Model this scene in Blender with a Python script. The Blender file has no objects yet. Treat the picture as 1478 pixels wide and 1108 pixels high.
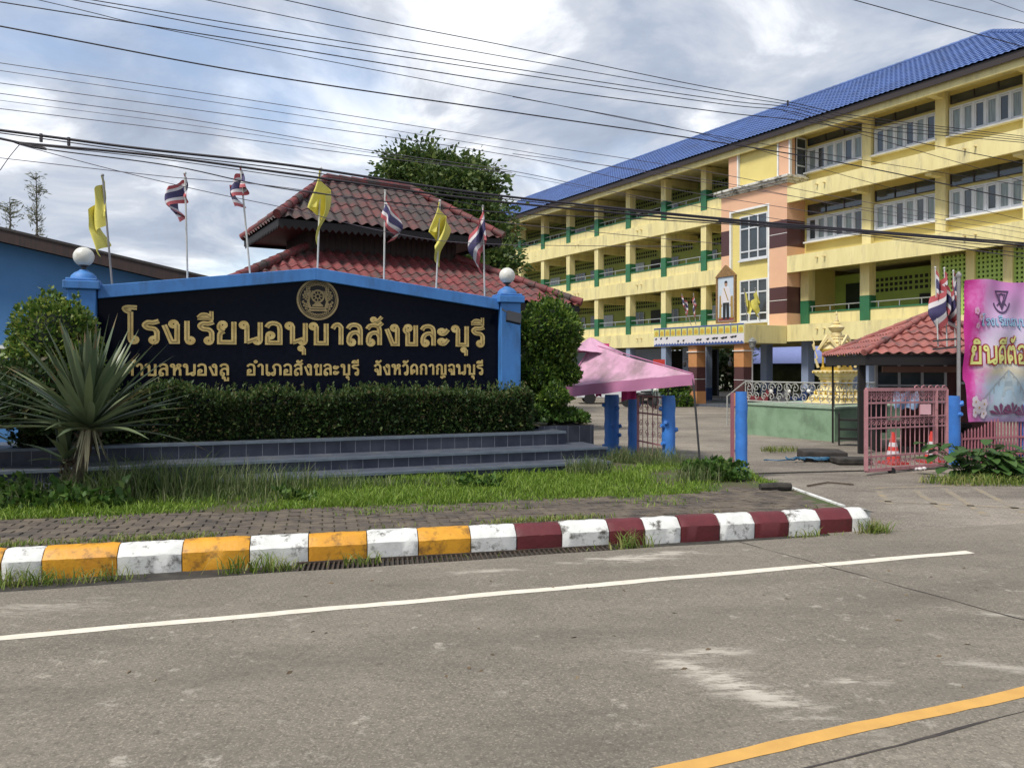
import bpy, math, random
import numpy as np
from mathutils import Vector, Matrix
R = math.radians
random.seed(7); rng = np.random.default_rng(7)
sc = bpy.context.scene
col = sc.collection

# ------------------------------------------------------------------ camera, sky, sun
FPX, CX, HY, EYE = 1130.0, 739.0, 530.0, 1.6
cd = bpy.data.cameras.new('camera'); cam = bpy.data.objects.new('camera', cd); col.objects.link(cam)
cam.location = (0, 0, EYE); cam.rotation_euler = (R(90), 0, 0)
cd.sensor_width = 36; cd.lens = FPX / 1478 * 36; cd.shift_y = -(554 - HY) / 1478
cd.clip_start = .05; cd.clip_end = 5000
sc.camera = cam
sc.view_settings.view_transform = 'Standard'; sc.view_settings.look = 'None'
sc.view_settings.exposure = 1.08; sc.view_settings.gamma = 1
SUN_EL, SUN_AZ = R(58), R(-58)      # azimuth from +Y, negative = to the left
SKYX, SKYY = 9.1, 4.4
wd = bpy.data.worlds.new('World'); sc.world = wd; wd.use_nodes = True
def sky():
    nt = wd.node_tree; N = nt.nodes; L = nt.links
    bg = N['Background']
    st = N.new('ShaderNodeTexSky'); st.sky_type = 'NISHITA'; st.sun_disc = False
    st.sun_elevation = SUN_EL; st.sun_rotation = SUN_AZ; st.air_density = 1.0; st.dust_density = 1.5
    tc = N.new('ShaderNodeTexCoord')
    sp = N.new('ShaderNodeSeparateXYZ'); L.new(tc.outputs['Generated'], sp.inputs[0])
    def m(op, a, b=None, clamp=False):
        n = N.new('ShaderNodeMath'); n.operation = op; n.use_clamp = clamp
        for i, v in enumerate((a, b)):
            if v is None: continue
            if isinstance(v, (int, float)): n.inputs[i].default_value = v
            else: L.new(v, n.inputs[i])
        return n.outputs[0]
    d = m('ADD', m('MAXIMUM', sp.outputs[2], 0), .27)
    px, py = m('DIVIDE', sp.outputs[0], d), m('DIVIDE', sp.outputs[1], d)
    cb = N.new('ShaderNodeCombineXYZ'); L.new(px, cb.inputs[0]); L.new(py, cb.inputs[1])
    def noise(sc_, det, ro, off, dist=.3):
        mp = N.new('ShaderNodeMapping'); mp.inputs['Location'].default_value = off
        L.new(cb.outputs[0], mp.inputs[0])
        n = N.new('ShaderNodeTexNoise'); n.inputs['Scale'].default_value = sc_; n.inputs['Detail'].default_value = det
        n.inputs['Roughness'].default_value = ro; n.inputs['Distortion'].default_value = dist
        L.new(mp.outputs[0], n.inputs['Vector']); return n.outputs['Fac']
    def ramp(f, stops):
        r = N.new('ShaderNodeValToRGB'); e = r.color_ramp.elements
        while len(e) < len(stops): e.new(.5)
        for q, (p, c) in zip(e, stops): q.position = p; q.color = (*c, 1) if len(c) == 3 else c
        L.new(f, r.inputs[0]); return r.outputs[0]
    cover = ramp(noise(.9, 9, .55, (3.1, 1.3, 0)), [(.30, (0, 0, 0)), (.50, (1, 1, 1))])
    shade = ramp(noise(2.5, 12, .57, (SKYX, SKYY, 5), .4), [(.30, (.42, .47, .57)), (.44, (.55, .61, .72)), (.54, (.78, .81, .87)), (.64, (1.32, 1.32, 1.32))])
    sh2 = N.new('ShaderNodeMix'); sh2.data_type = 'RGBA'; sh2.blend_type = 'MULTIPLY'; sh2.inputs[0].default_value = 1
    L.new(shade, sh2.inputs[6]); sh2.inputs[7].default_value = (4.2, 4.28, 4.42, 1)
    mx = N.new('ShaderNodeMix'); mx.data_type = 'RGBA'
    L.new(m('MULTIPLY', cover, .95), mx.inputs[0]); L.new(st.outputs[0], mx.inputs[6]); L.new(sh2.outputs[2], mx.inputs[7])
    L.new(mx.outputs[2], bg.inputs['Color']); bg.inputs['Strength'].default_value = .1
sky()
sl = bpy.data.lights.new('sun', 'SUN'); so = bpy.data.objects.new('sun', sl); col.objects.link(so)
sl.energy = 1.9; sl.angle = R(12); sl.color = (1, .95, .87)
sd = Vector((math.sin(SUN_AZ) * math.cos(SUN_EL), math.cos(SUN_AZ) * math.cos(SUN_EL), math.sin(SUN_EL)))
sd = Vector((-.50, -.44, 1.0)).normalized()
so.rotation_euler = sd.to_track_quat('Z', 'Y').to_euler()
_az = math.atan2(sd.x, sd.y)
for n in wd.node_tree.nodes:
    if n.type == 'TEX_SKY': n.sun_elevation = math.asin(sd.z); n.sun_rotation = _az

# ------------------------------------------------------------------ helpers
def P(x, y, Y): return Vector(((x - CX) / FPX * Y, Y, EYE + (HY - y) / FPX * Y))
def G(x, y, z=0.0):
    Y = (EYE - z) * FPX / (y - HY); return Vector(((x - CX) / FPX * Y, Y, z))
def lin(h):
    h = h.lstrip('#'); o = []
    for i in (0, 2, 4):
        c = int(h[i:i+2], 16) / 255; o.append(c / 12.92 if c <= .04045 else ((c + .055) / 1.055) ** 2.4)
    return tuple(o)
def tag(o, label=None, cat=None, group=None, kind=None):
    if label: o['label'] = label
    if cat: o['category'] = cat
    if group: o['group'] = group
    if kind: o['kind'] = kind
    return o
def thing(name, label, cat, loc=(0, 0, 0), rz=0, group=None):
    o = bpy.data.objects.new(name, None); col.objects.link(o); o.location = loc; o.rotation_euler = (0, 0, rz)
    o.empty_display_size = .3
    return tag(o, label, cat, group)
def copy_tree(o, parent=None):
    c = o.copy(); col.objects.link(c); c.parent = parent
    for ch in list(o.children): copy_tree(ch, c)
    return c
class MB:
    def __init__(s): s.v = []; s.f = []; s.m = []; s.cur = 0
    def add(s, vs, fs, m=None):
        b = len(s.v); s.v += [tuple(v) for v in vs]
        for f in fs: s.f.append([b + i for i in f]); s.m.append(s.cur if m is None else m)
        return s
    def box(s, x0, x1, y0, y1, z0, z1, m=None, M=None):
        vs = [Vector(p) for p in ((x0,y0,z0),(x1,y0,z0),(x1,y1,z0),(x0,y1,z0),(x0,y0,z1),(x1,y0,z1),(x1,y1,z1),(x0,y1,z1))]
        if M is not None: vs = [M @ v for v in vs]
        return s.add(vs, [(0,3,2,1),(4,5,6,7),(0,1,5,4),(1,2,6,5),(2,3,7,6),(3,0,4,7)], m)
    def beam(s, a, b, w, h, m=None):      # rectangular bar between two points
        a, b = Vector(a), Vector(b); d = (b - a); L_ = d.length; d.normalize()
        up = Vector((0, 0, 1)) if abs(d.z) < .95 else Vector((0, 1, 0))
        x = d.cross(up).normalized(); z = x.cross(d)
        M = Matrix((x, d, z)).transposed().to_4x4(); M.translation = a
        return s.box(-w/2, w/2, 0, L_, -h/2, h/2, m, M)
    def prism(s, poly, a, b, axis='y', m=None):
        n = len(poly)
        def mk(p, t): return (p[0], t, p[1]) if axis == 'y' else ((t, p[0], p[1]) if axis == 'x' else (p[0], p[1], t))
        vs = [mk(p, a) for p in poly] + [mk(p, b) for p in poly]
        fs = [tuple(range(n)), tuple(range(2*n-1, n-1, -1))] + [(i, i+n, (i+1) % n + n, (i+1) % n) for i in range(n)]
        return s.add(vs, fs, m)
    def tube(s, path, r, n=8, m=None, cap=True):
        path = [Vector(p) for p in path]; k = len(path)
        rs = r if isinstance(r, (list, tuple)) else [r] * k
        vs = []; ref = None
        for i, p in enumerate(path):
            d = (path[min(i+1, k-1)] - path[max(i-1, 0)]).normalized()
            if ref is None: ref = Vector((0, 0, 1)) if abs(d.z) < .9 else Vector((1, 0, 0))
            x = d.cross(ref)
            if x.length < 1e-4: x = d.orthogonal()
            x.normalize(); y = d.cross(x).normalized(); ref = x.cross(d)
            for j in range(n):
                t = 2 * math.pi * j / n; vs.append(p + (x * math.cos(t) + y * math.sin(t)) * rs[i])
        fs = [(i*n+j, i*n+(j+1) % n, (i+1)*n+(j+1) % n, (i+1)*n+j) for i in range(k-1) for j in range(n)]
        if cap: fs += [tuple(range(n-1, -1, -1)), tuple(range((k-1)*n, k*n))]
        return s.add(vs, fs, m)
    def lathe(s, prof, c=(0, 0, 0), n=24, m=None, sq=None):
        c = Vector(c); vs = []
        for r, z in prof:
            for j in range(n):
                t = 2 * math.pi * (j + .5) / n
                vs.append(c + Vector((r * math.cos(t), r * math.sin(t), z)))
        k = len(prof)
        fs = [(i*n+j, i*n+(j+1) % n, (i+1)*n+(j+1) % n, (i+1)*n+j) for i in range(k-1) for j in range(n)]
        fs += [tuple(range(n-1, -1, -1)), tuple(range((k-1)*n, k*n))]
        return s.add(vs, fs, m)
    def ball(s, c, r, n=20, m=None, sz=1):
        k = n // 2
        return s.lathe([(max(r * math.sin(math.pi * i / k), 1e-4), -r * sz * math.cos(math.pi * i / k)) for i in range(k+1)], c, n, m)
    def quad(s, a, b, c, d, m=None): return s.add([a, b, c, d], [(0, 1, 2, 3)], m)
    def grid(s, fn, nu, nv, mfn=None):
        vs = [fn(i / nu, j / nv) for j in range(nv+1) for i in range(nu+1)]
        b = len(s.v); s.v += [tuple(v) for v in vs]
        for j in range(nv):
            for i in range(nu):
                a = b + j*(nu+1) + i
                s.f.append([a, a+1, a+nu+2, a+nu+1]); s.m.append(mfn((i+.5)/nu, (j+.5)/nv) if mfn else s.cur)
        return s
    def build(s, name, mats, parent=None, smooth=False, loc=None, bevel=0):
        me = bpy.data.meshes.new(name); me.from_pydata(s.v, [], s.f)
        for mt in (mats if isinstance(mats, (list, tuple)) else [mats]): me.materials.append(mt)
        me.polygons.foreach_set('material_index', s.m)
        if smooth: me.polygons.foreach_set('use_smooth', [True] * len(s.f))
        me.update()
        o = bpy.data.objects.new(name, me); col.objects.link(o)
        if parent: o.parent = parent
        if loc: o.location = loc
        if smooth and smooth != 'all':
            try: me.set_sharp_from_angle(angle=R(38))
            except Exception: pass
        if bevel:
            b = o.modifiers.new('bevel', 'BEVEL'); b.width = bevel; b.segments = 2; b.limit_method = 'ANGLE'; b.angle_limit = R(40)
        return o
def npmesh(name, V, F, mats, parent=None, smooth=False, midx=None):
    me = bpy.data.meshes.new(name); nv, nf = len(V), len(F); k = F.shape[1]
    me.vertices.add(nv); me.vertices.foreach_set('co', V.astype(np.float32).ravel())
    me.loops.add(nf*k); me.loops.foreach_set('vertex_index', F.astype(np.int32).ravel())
    me.polygons.add(nf); me.polygons.foreach_set('loop_start', np.arange(0, nf*k, k, dtype=np.int32))
    for mt in (mats if isinstance(mats, (list, tuple)) else [mats]): me.materials.append(mt)
    if midx is not None: me.polygons.foreach_set('material_index', midx.astype(np.int32))
    if smooth: me.polygons.foreach_set('use_smooth', np.ones(nf, dtype=bool))
    me.update(calc_edges=True); me.validate()
    o = bpy.data.objects.new(name, me); col.objects.link(o)
    if parent: o.parent = parent
    return o

# ------------------------------------------------------------------ materials
def mat(name, c, rough=.6, c2=None, scale=6, amt=.5, metal=0, bump=0, bscale=40, dirt=None, dscale=1.5, dlo=.55, dhi=.75, spec=.5, stretch=(1,1,1), det=6, coat=0, bdist=.01):
    m_ = bpy.data.materials.new(name); m_.use_nodes = True; nt = m_.node_tree; N = nt.nodes; L = nt.links
    b = N['Principled BSDF']; b.inputs['Roughness'].default_value = rough; b.inputs['Metallic'].default_value = metal
    b.inputs['Specular IOR Level'].default_value = spec; b.inputs['Coat Weight'].default_value = coat
    c = lin(c) if isinstance(c, str) else c
    if c2 is None: c2 = tuple(x * .8 for x in c)
    c2 = lin(c2) if isinstance(c2, str) else c2
    tc = N.new('ShaderNodeTexCoord'); mp = N.new('ShaderNodeMapping'); mp.inputs['Scale'].default_value = stretch
    L.new(tc.outputs['Object'], mp.inputs[0])
    def noise(s, d=det, ro=.6):
        n = N.new('ShaderNodeTexNoise'); n.inputs['Scale'].default_value = s; n.inputs['Detail'].default_value = d; n.inputs['Roughness'].default_value = ro
        L.new(mp.outputs[0], n.inputs['Vector']); return n.outputs['Fac']
    def ramp(f, lo, hi):
        r = N.new('ShaderNodeMapRange'); r.inputs[1].default_value = lo; r.inputs[2].default_value = hi; L.new(f, r.inputs[0]); return r.outputs[0]
    def mix(f, a, bb):
        n = N.new('ShaderNodeMix'); n.data_type = 'RGBA'; L.new(f, n.inputs[0])
        for i, v in ((6, a), (7, bb)):
            if isinstance(v, tuple): n.inputs[i].default_value = (*v, 1)
            else: L.new(v, n.inputs[i])
        return n.outputs[2]
    out = mix(ramp(noise(scale), .5 - .25 / max(amt, .01) * .5, .5 + .25 / max(amt, .01) * .5), c, c2)
    if dirt:
        dc = lin(dirt) if isinstance(dirt, str) else dirt
        out = mix(ramp(noise(dscale, 8, .68), dlo, dhi), out, dc)
    L.new(out, b.inputs['Base Color'])
    if bump:
        bp = N.new('ShaderNodeBump'); bp.inputs['Strength'].default_value = bump; bp.inputs['Distance'].default_value = bdist
        L.new(noise(bscale, 5), bp.inputs['Height']); L.new(bp.outputs[0], b.inputs['Normal'])
    return m_
def leafmat(name, cols, rough=.5, trans=.25, spec=.4):
    m_ = bpy.data.materials.new(name); m_.use_nodes = True; nt = m_.node_tree; N = nt.nodes; L = nt.links
    b = N['Principled BSDF']; b.inputs['Roughness'].default_value = rough; b.inputs['Specular IOR Level'].default_value = spec
    g = N.new('ShaderNodeNewGeometry'); r = N.new('ShaderNodeValToRGB'); e = r.color_ramp.elements
    while len(e) < len(cols): e.new(.5)
    for i, c in enumerate(cols):
        e[i].position = i / max(len(cols) - 1, 1); e[i].color = (*(lin(c) if isinstance(c, str) else c), 1)
    L.new(g.outputs['Random Per Island'], r.inputs[0]); L.new(r.outputs[0], b.inputs['Base Color'])
    t = N.new('ShaderNodeBsdfTranslucent'); L.new(r.outputs[0], t.inputs[0])
    mx = N.new('ShaderNodeMixShader'); mx.inputs[0].default_value = trans
    L.new(b.outputs[0], mx.inputs[1]); L.new(t.outputs[0], mx.inputs[2])
    L.new(mx.outputs[0], N['Material Output'].inputs[0])
    return m_
M = {}
M['yellow'] = mat('yellow_paint', (.74, .65, .315), .65, (.66, .57, .265), 1.2, .9, dirt=(.40, .35, .20), dscale=1.3, dlo=.50, dhi=.78, stretch=(2.2, 2.2, .4), bump=.15, bscale=25)
M['yellow2'] = mat('yellow_wall_paint', (.68, .57, .20), .65, (.62, .51, .175), 1.2, .8, dirt=(.45, .37, .16), dscale=.8, dlo=.6, dhi=.9)
M['green'] = mat('green_paint', (.028, .15, .065), .5, (.022, .115, .05), 2, .8)
M['olive'] = mat('olive_green_wall', (.30, .36, .10), .7, (.25, .30, .09), 2)
M['limegreen'] = mat('lattice_green', (.36, .50, .11), .7, (.30, .42, .10), 3)
M['peach'] = mat('peach_paint', (.70, .42, .265), .6, (.65, .38, .24), 1.5, .6)
M['brownband'] = mat('dark_brown_tile', (.075, .028, .026), .4, (.06, .022, .022), 2)
M['white'] = mat('white_trim', (.78, .78, .76), .5, (.66, .66, .63), 3, .7, dirt=(.30, .29, .26), dscale=2.5, dlo=.62, dhi=.85)
M['whitebd'] = mat('weathered_white_cornice', (.7, .69, .64), .6, (.5, .49, .45), 4, .8, dirt=(.10, .095, .08), dscale=3, dlo=.5, dhi=.62)
M['blueroof'] = mat('blue_roof_tile', (.085, .15, .36), .55, (.065, .115, .28), .5, .8, dirt=(.06, .09, .19), dscale=1.1, dlo=.48, dhi=.74)
M['fascia'] = mat('brown_fascia', (.032, .022, .022), .6)
M['paleblue'] = mat('pale_blue_wall', (.42, .50, .66), .6, (.36, .43, .58), 2)
M['greyblue'] = mat('grey_blue_column', (.26, .31, .42), .6, (.21, .26, .36), 2)
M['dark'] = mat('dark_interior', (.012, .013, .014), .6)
M['darkgreen'] = mat('dark_green_board', (.012, .03, .02), .5)
M['soffit'] = mat('soffit', (.30, .27, .16), .8)
M['glass'] = mat('window_glass', (.028, .034, .036), .06, (.05, .06, .065), 1.1, .8, spec=.8)
M['curtain'] = mat('curtained_glass', (.26, .30, .29), .12, (.14, .17, .17), 3.5, 1.0, stretch=(6, 1, .3))
M['winframe'] = mat('window_frame_white', (.62, .64, .66), .5, (.52, .54, .57), 3)
M['steel'] = mat('steel_rail', (.42, .44, .44), .4, (.3, .32, .32), 5, metal=.3)
M['blue'] = mat('sign_blue_paint', (.055, .21, .53), .6, (.044, .165, .43), 2.5, .9, dirt=(.04, .115, .26), dscale=2.4, dlo=.50, dhi=.74, bump=.15, bscale=50, stretch=(2, 2, .7))
M['wallblue'] = mat('house_blue_paint', (.055, .19, .42), .6, (.048, .165, .37), 1.2, .7, dirt=(.04, .14, .32), dscale=.8)
M['postblue'] = mat('post_blue_paint', (.045, .20, .60), .45, (.04, .165, .50), 5, .8, dirt=(.03, .12, .32), dscale=6, dlo=.6, dhi=.8, bump=.5, bscale=22)
M['black'] = mat('black_granite', (.0035, .0045, .011), .12, (.006, .007, .014), 14, .8, spec=.05)
M['gold'] = mat('gold_lettering', (.66, .50, .20), .42, (.46, .32, .10), 9, .7, metal=.25)
M['goldline'] = mat('engraved_groove', (.20, .13, .04), .5)
M['goldd'] = mat('emblem_gold', (.33, .25, .12), .5, (.24, .18, .08), 12, .8, metal=.2)
M['globe'] = mat('opal_globe', (.74, .73, .67), .35, (.62, .61, .55), 5, .9, dirt=(.40, .38, .32), dscale=8, dlo=.55, dhi=.75)
M['darkmetal'] = mat('dark_metal', (.03, .03, .032), .5)
M['tile'] = mat('step_tile_top', (.095, .11, .14), .4, (.065, .075, .095), 5, .8, dirt=(.15, .15, .145), dscale=3, dlo=.5, dhi=.8)
M['redtile'] = mat('red_roof_tile', (.21, .042, .042), .7, (.125, .03, .03), 5, .9, dirt=(.06, .045, .04), dscale=2.4, dlo=.46, dhi=.62, bump=.4, bscale=30)
M['redtile2'] = mat('weathered_red_tile', (.15, .042, .038), .75, (.08, .028, .026), 5, .9, dirt=(.045, .035, .032), dscale=2.2, dlo=.36, dhi=.56, bump=.4, bscale=30)
M['huttile'] = mat('coral_roof_tile', (.36, .125, .10), .6, (.25, .085, .07), 5, .9, dirt=(.09, .065, .06), dscale=3.2, dlo=.50, dhi=.68)
M['wood'] = mat('dark_wood', (.045, .022, .018), .7, (.022, .014, .013), 4, .9, stretch=(6, 6, .5))
M['wooddk'] = mat('black_timber', (.009, .0065, .0065), .7)
M['redwood'] = mat('maroon_boards', (.10, .02, .018), .6, (.07, .016, .015), 5, stretch=(6, 6, .6))
M['pink'] = mat('pink_metal_paint', (.47, .22, .235), .6, (.38, .17, .185), 6, .8, dirt=(.16, .075, .06), dscale=9, dlo=.56, dhi=.72)
M['mauve'] = mat('dull_pink_picket', (.36, .13, .155), .55, (.30, .10, .125), 5)
M['tent'] = mat('faded_pink_canvas', (.56, .31, .43), .7, (.48, .27, .37), 2.5, .8, dirt=(.30, .19, .225), dscale=2.6, dlo=.45, dhi=.64, bump=.6, bscale=5, bdist=.03)
M['tentv'] = mat('pink_canvas_valance', (.47, .18, .32), .7, (.40, .16, .28), 3)
M['hotpink'] = mat('hot_pink_cloth', (.62, .04, .20), .7)
M['greenbase'] = mat('green_plaster', (.22, .33, .215), .75, (.17, .27, .165), 2.5, 1, dirt=(.11, .165, .11), dscale=2, dlo=.5, dhi=.75, bump=.5, bscale=14)
M['cream'] = mat('cream_gold_shrine', (.70, .59, .33), .5, (.58, .45, .18), 7, 1)
M['shrinegold'] = mat('shrine_gold_leaf', (.62, .42, .07), .35, (.45, .28, .03), 8, .9, metal=.35)
M['flagyellow'] = mat('yellow_flag_cloth', (.68, .61, .13), .7, (.58, .52, .10), 5, .6)
M['fred'] = mat('flag_red', (.40, .11, .12), .7, (.40, .05, .06), 5)
M['fwhite'] = mat('flag_white', (.62, .58, .59), .7, (.6, .58, .6), 5)
M['fblue'] = mat('flag_blue', (.065, .055, .15), .7, (.035, .03, .09), 5)
M['pole'] = mat('white_flag_pole', (.6, .6, .58), .5, (.4, .4, .38), 9)
M['dpole'] = mat('grey_pole', (.28, .27, .27), .5, (.2, .19, .19), 9)
M['kwhite'] = mat('kerb_white_paint', (.69, .69, .66), .65, (.56, .56, .53), 7, .8, dirt=(.10, .092, .078), dscale=9, dlo=.535, dhi=.66, bump=.3, bscale=30)
M['kyellow'] = mat('kerb_yellow_paint', (.66, .32, .02), .55, (.56, .25, .018), 5, .9, dirt=(.15, .075, .02), dscale=7, dlo=.52, dhi=.68, bump=.3, bscale=30)
M['kred'] = mat('kerb_red_paint', (.125, .017, .021), .55, (.095, .014, .017), 6, .8, dirt=(.06, .025, .022), dscale=5, dlo=.58, dhi=.74, bump=.3, bscale=30)
M['grate'] = mat('rusty_grate', (.035, .028, .022), .8, (.06, .04, .026), 14, 1)
M['kraw'] = mat('raw_kerb_concrete', (.05, .044, .036), .9, (.022, .020, .017), 9, 1)
M['paintwhite'] = mat('road_white_paint', (.72, .67, .56), .7, (.62, .57, .47), 9, .8, dirt=(.38, .34, .28), dscale=14, dlo=.6, dhi=.72)
M['paintyellow'] = mat('road_yellow_paint', (.60, .34, .085), .75, (.52, .29, .075), 8, .8, dirt=(.42, .26, .09), dscale=14, dlo=.62, dhi=.76)
M['joint'] = mat('road_joint', (.035, .03, .027), .9, (.06, .05, .045), 12, 1)
M['soil'] = mat('lawn_soil', (.055, .075, .02), .95, (.075, .06, .035), 3, 1, bump=.6, bscale=30)
M['ropeblue'] = mat('blue_hose', (.03, .12, .22), .5)
M['cone'] = mat('cone_orange_red', (.62, .05, .035), .45, (.5, .04, .03), 6)
M['rubber'] = mat('tyre_rubber', (.012, .012, .013), .8)
M['carwhite'] = mat('white_car_paint', (.68, .70, .72), .2, (.66, .68, .70), 3, coat=.6)
M['bike'] = mat('green_white_fairing', (.28, .42, .33), .3, (.6, .62, .6), 6, 1)
M['chairblue'] = mat('blue_plastic', (.012, .03, .12), .4)
M['bark'] = mat('tree_bark', (.10, .072, .05), .9, (.055, .04, .028), 14, 1, bump=.8, bscale=25, bdist=.03)
M['wire'] = mat('cable_sheath', (.026, .022, .03), .6)
M['palewire'] = mat('thin_cable', (.10, .085, .11), .6)
M['brick'] = mat('grey_shed_wall', (.07, .085, .05), .8, (.03, .04, .025), 1.3, 1)
L_hedge = leafmat('hedge_leaf', [(.014, .034, .009), (.026, .058, .014), (.04, .082, .018), (.075, .115, .03), (.09, .06, .03)], .55, .25)
L_shoot = leafmat('hedge_shoot', [(.03, .065, .014), (.05, .095, .02), (.085, .13, .03), (.13, .11, .04)], .55, .3)
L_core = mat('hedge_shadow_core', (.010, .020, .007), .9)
L_bush = leafmat('bush_leaf', [(.035, .08, .012), (.07, .14, .02), (.15, .22, .035), (.30, .34, .07)], .5, .3)
L_topi = leafmat('topiary_leaf', [(.025, .065, .010), (.055, .12, .016), (.11, .19, .026), (.22, .29, .05)], .5, .3)
L_tree = leafmat('tree_leaf', [(.03, .065, .014), (.05, .095, .02), (.085, .13, .03), (.15, .19, .05)], .5, .3)
L_fine = leafmat('hazed_casuarina_needle', [(.16, .18, .13), (.21, .225, .17), (.26, .27, .21)], .7, .2)  # distance haze is put into the needle colour as a pale grey-green
L_ground = leafmat('groundcover_leaf', [(.03, .075, .012), (.05, .115, .02), (.09, .17, .03), (.13, .19, .05)], .5, .3)
L_grass = leafmat('grass_blade', [(.09, .17, .014), (.13, .23, .02), (.19, .30, .03), (.26, .33, .065)], .6, .35)
L_weed = leafmat('weed_blade', [(.055, .10, .022), (.09, .14, .035), (.15, .19, .07), (.24, .25, .13)], .7, .3)
L_tuft = leafmat('kerb_grass_blade', [(.09, .16, .02), (.15, .22, .035), (.24, .28, .07), (.30, .27, .11)], .6, .3)
L_yucca = leafmat('yucca_leaf', [(.055, .085, .045), (.085, .12, .065), (.12, .155, .085), (.17, .20, .09)], .4, .12, .5)
L_tip = leafmat('dry_leaf_tip', [(.13, .10, .05), (.24, .19, .10)], .7, .1)
L_broad = leafmat('broad_leaf', [(.035, .085, .02), (.055, .12, .03), (.09, .16, .04)], .45, .25)

def ground_mat(name, base, dark, pale, coords='Object', patches=(), brush=False):
    m_ = bpy.data.materials.new(name); m_.use_nodes = True; nt = m_.node_tree; N = nt.nodes; L = nt.links
    b = N['Principled BSDF']; b.inputs['Roughness'].default_value = .82; b.inputs['Specular IOR Level'].default_value = .35
    tc = N.new('ShaderNodeTexCoord')
    def noise(s, d=6, ro=.6, st=(1, 1, 1), rot=0):
        mp = N.new('ShaderNodeMapping'); mp.inputs['Scale'].default_value = st; mp.inputs['Rotation'].default_value = (0, 0, rot)
        L.new(tc.outputs['Object'], mp.inputs[0])
        n = N.new('ShaderNodeTexNoise'); n.inputs['Scale'].default_value = s; n.inputs['Detail'].default_value = d; n.inputs['Roughness'].default_value = ro
        L.new(mp.outputs[0], n.inputs['Vector']); return n.outputs['Fac']
    def mr(f, lo, hi, a=0, c=1):
        r = N.new('ShaderNodeMapRange'); r.inputs[1].default_value = lo; r.inputs[2].default_value = hi
        r.inputs[3].default_value = a; r.inputs[4].default_value = c; L.new(f, r.inputs[0]); return r.outputs[0]
    def mm(op, a, bb):
        n = N.new('ShaderNodeMath'); n.operation = op
        for i, v in enumerate((a, bb)):
            if isinstance(v, (int, float)): n.inputs[i].default_value = v
            else: L.new(v, n.inputs[i])
        return n.outputs[0]
    def mix(f, a, bb):
        n = N.new('ShaderNodeMix'); n.data_type = 'RGBA'; L.new(f, n.inputs[0])
        for i, v in ((6, a), (7, bb)):
            if isinstance(v, tuple): n.inputs[i].default_value = (*v, 1)
            else: L.new(v, n.inputs[i])
        return n.outputs[2]
    ang = -math.atan2(.30, 1)
    o = mix(mr(noise(.45, 5), .35, .65), base, dark)
    if name.startswith('yard'): o = mix(mm('MULTIPLY', mr(noise(.55, 8, .7, (.5, 1.6, 1)), .47, .60), .75), o, tuple(x * .8 for x in dark))
    o = mix(mm('MULTIPLY', mr(noise(1.1, 8, .7, (.22, 1, 1), ang), .42, .68), .5), o, tuple(x * 1.22 for x in base))
    o = mix(mm('MULTIPLY', mr(noise(38, 5, .75), .48, .66), .7), o, tuple(x * .62 for x in dark))
    o = mix(mm('MULTIPLY', mr(noise(75, 3, .7), .52, .66), .75), o, tuple(min(x * 1.7, .6) for x in base))
    o = mix(mm('MULTIPLY', mr(noise(3.2, 8, .8, (.35, 1, 1), ang + 1.57), .48, .70), .45), o, tuple(x * .7 for x in dark))
    if name.startswith('road'):
        rt = N.new('ShaderNodeVectorRotate'); rt.rotation_type = 'Z_AXIS'; rt.inputs['Angle'].default_value = -.31; L.new(tc.outputs['Object'], rt.inputs[0])
        sy = N.new('ShaderNodeSeparateXYZ'); L.new(rt.outputs[0], sy.inputs[0])
        for yc, wd_, st_ in ((4.35, .32, .38), (3.05, .34, .42), (1.2, .3, .4)):
            d_ = mm('ABSOLUTE', mm('SUBTRACT', mm('ADD', sy.outputs[1], mm('MULTIPLY', noise(.6, 2), .25)), yc + .12), 0)
            o = mix(mm('MULTIPLY', mm('MULTIPLY', mr(d_, wd_, .04), mr(noise(2.5, 7, .7, (.2, 1, 1), ang), .35, .62)), st_), o, tuple(x * .62 for x in dark))
        vo = N.new('ShaderNodeTexVoronoi'); vo.inputs['Scale'].default_value = 2.2; L.new(tc.outputs['Object'], vo.inputs['Vector'])
        o = mix(mm('MULTIPLY', mr(mm('ADD', vo.outputs['Distance'], mm('MULTIPLY', noise(18, 4), .10)), .105, .075), .5), o, tuple(x * .45 for x in dark))
    spots = mm('MULTIPLY', mr(noise(5.5, 9, .74), .58, .66), mr(noise(.8, 3), .42, .6))
    o = mix(mm('MULTIPLY', spots, .6), o, pale)
    for (cx, cy, rx, ry, a, st) in patches:
        sub = N.new('ShaderNodeVectorMath'); sub.operation = 'SUBTRACT'; L.new(tc.outputs['Object'], sub.inputs[0]); sub.inputs[1].default_value = (cx, cy, 0)
        mp = N.new('ShaderNodeVectorRotate'); mp.rotation_type = 'Z_AXIS'; mp.inputs['Angle'].default_value = -a
        L.new(sub.outputs[0], mp.inputs[0])
        ml = N.new('ShaderNodeVectorMath'); ml.operation = 'MULTIPLY'; L.new(mp.outputs[0], ml.inputs[0]); ml.inputs[1].default_value = (1/rx, 1/ry, 0)
        ln = N.new('ShaderNodeVectorMath'); ln.operation = 'LENGTH'; L.new(ml.outputs[0], ln.inputs[0])
        rad = mr(ln.outputs['Value'], 1.15, .1)
        nn = mr(mm('ADD', noise(9, 10, .82, (.28, 1, 1), a), mm('MULTIPLY', rad, .13)), .555, .66)
        o = mix(mm('MULTIPLY', mm('MULTIPLY', nn, rad), st), o, pale)
    L.new(o, b.inputs['Base Color'])
    bp = N.new('ShaderNodeBump'); bp.inputs['Strength'].default_value = .35; bp.inputs['Distance'].default_value = .006
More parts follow.
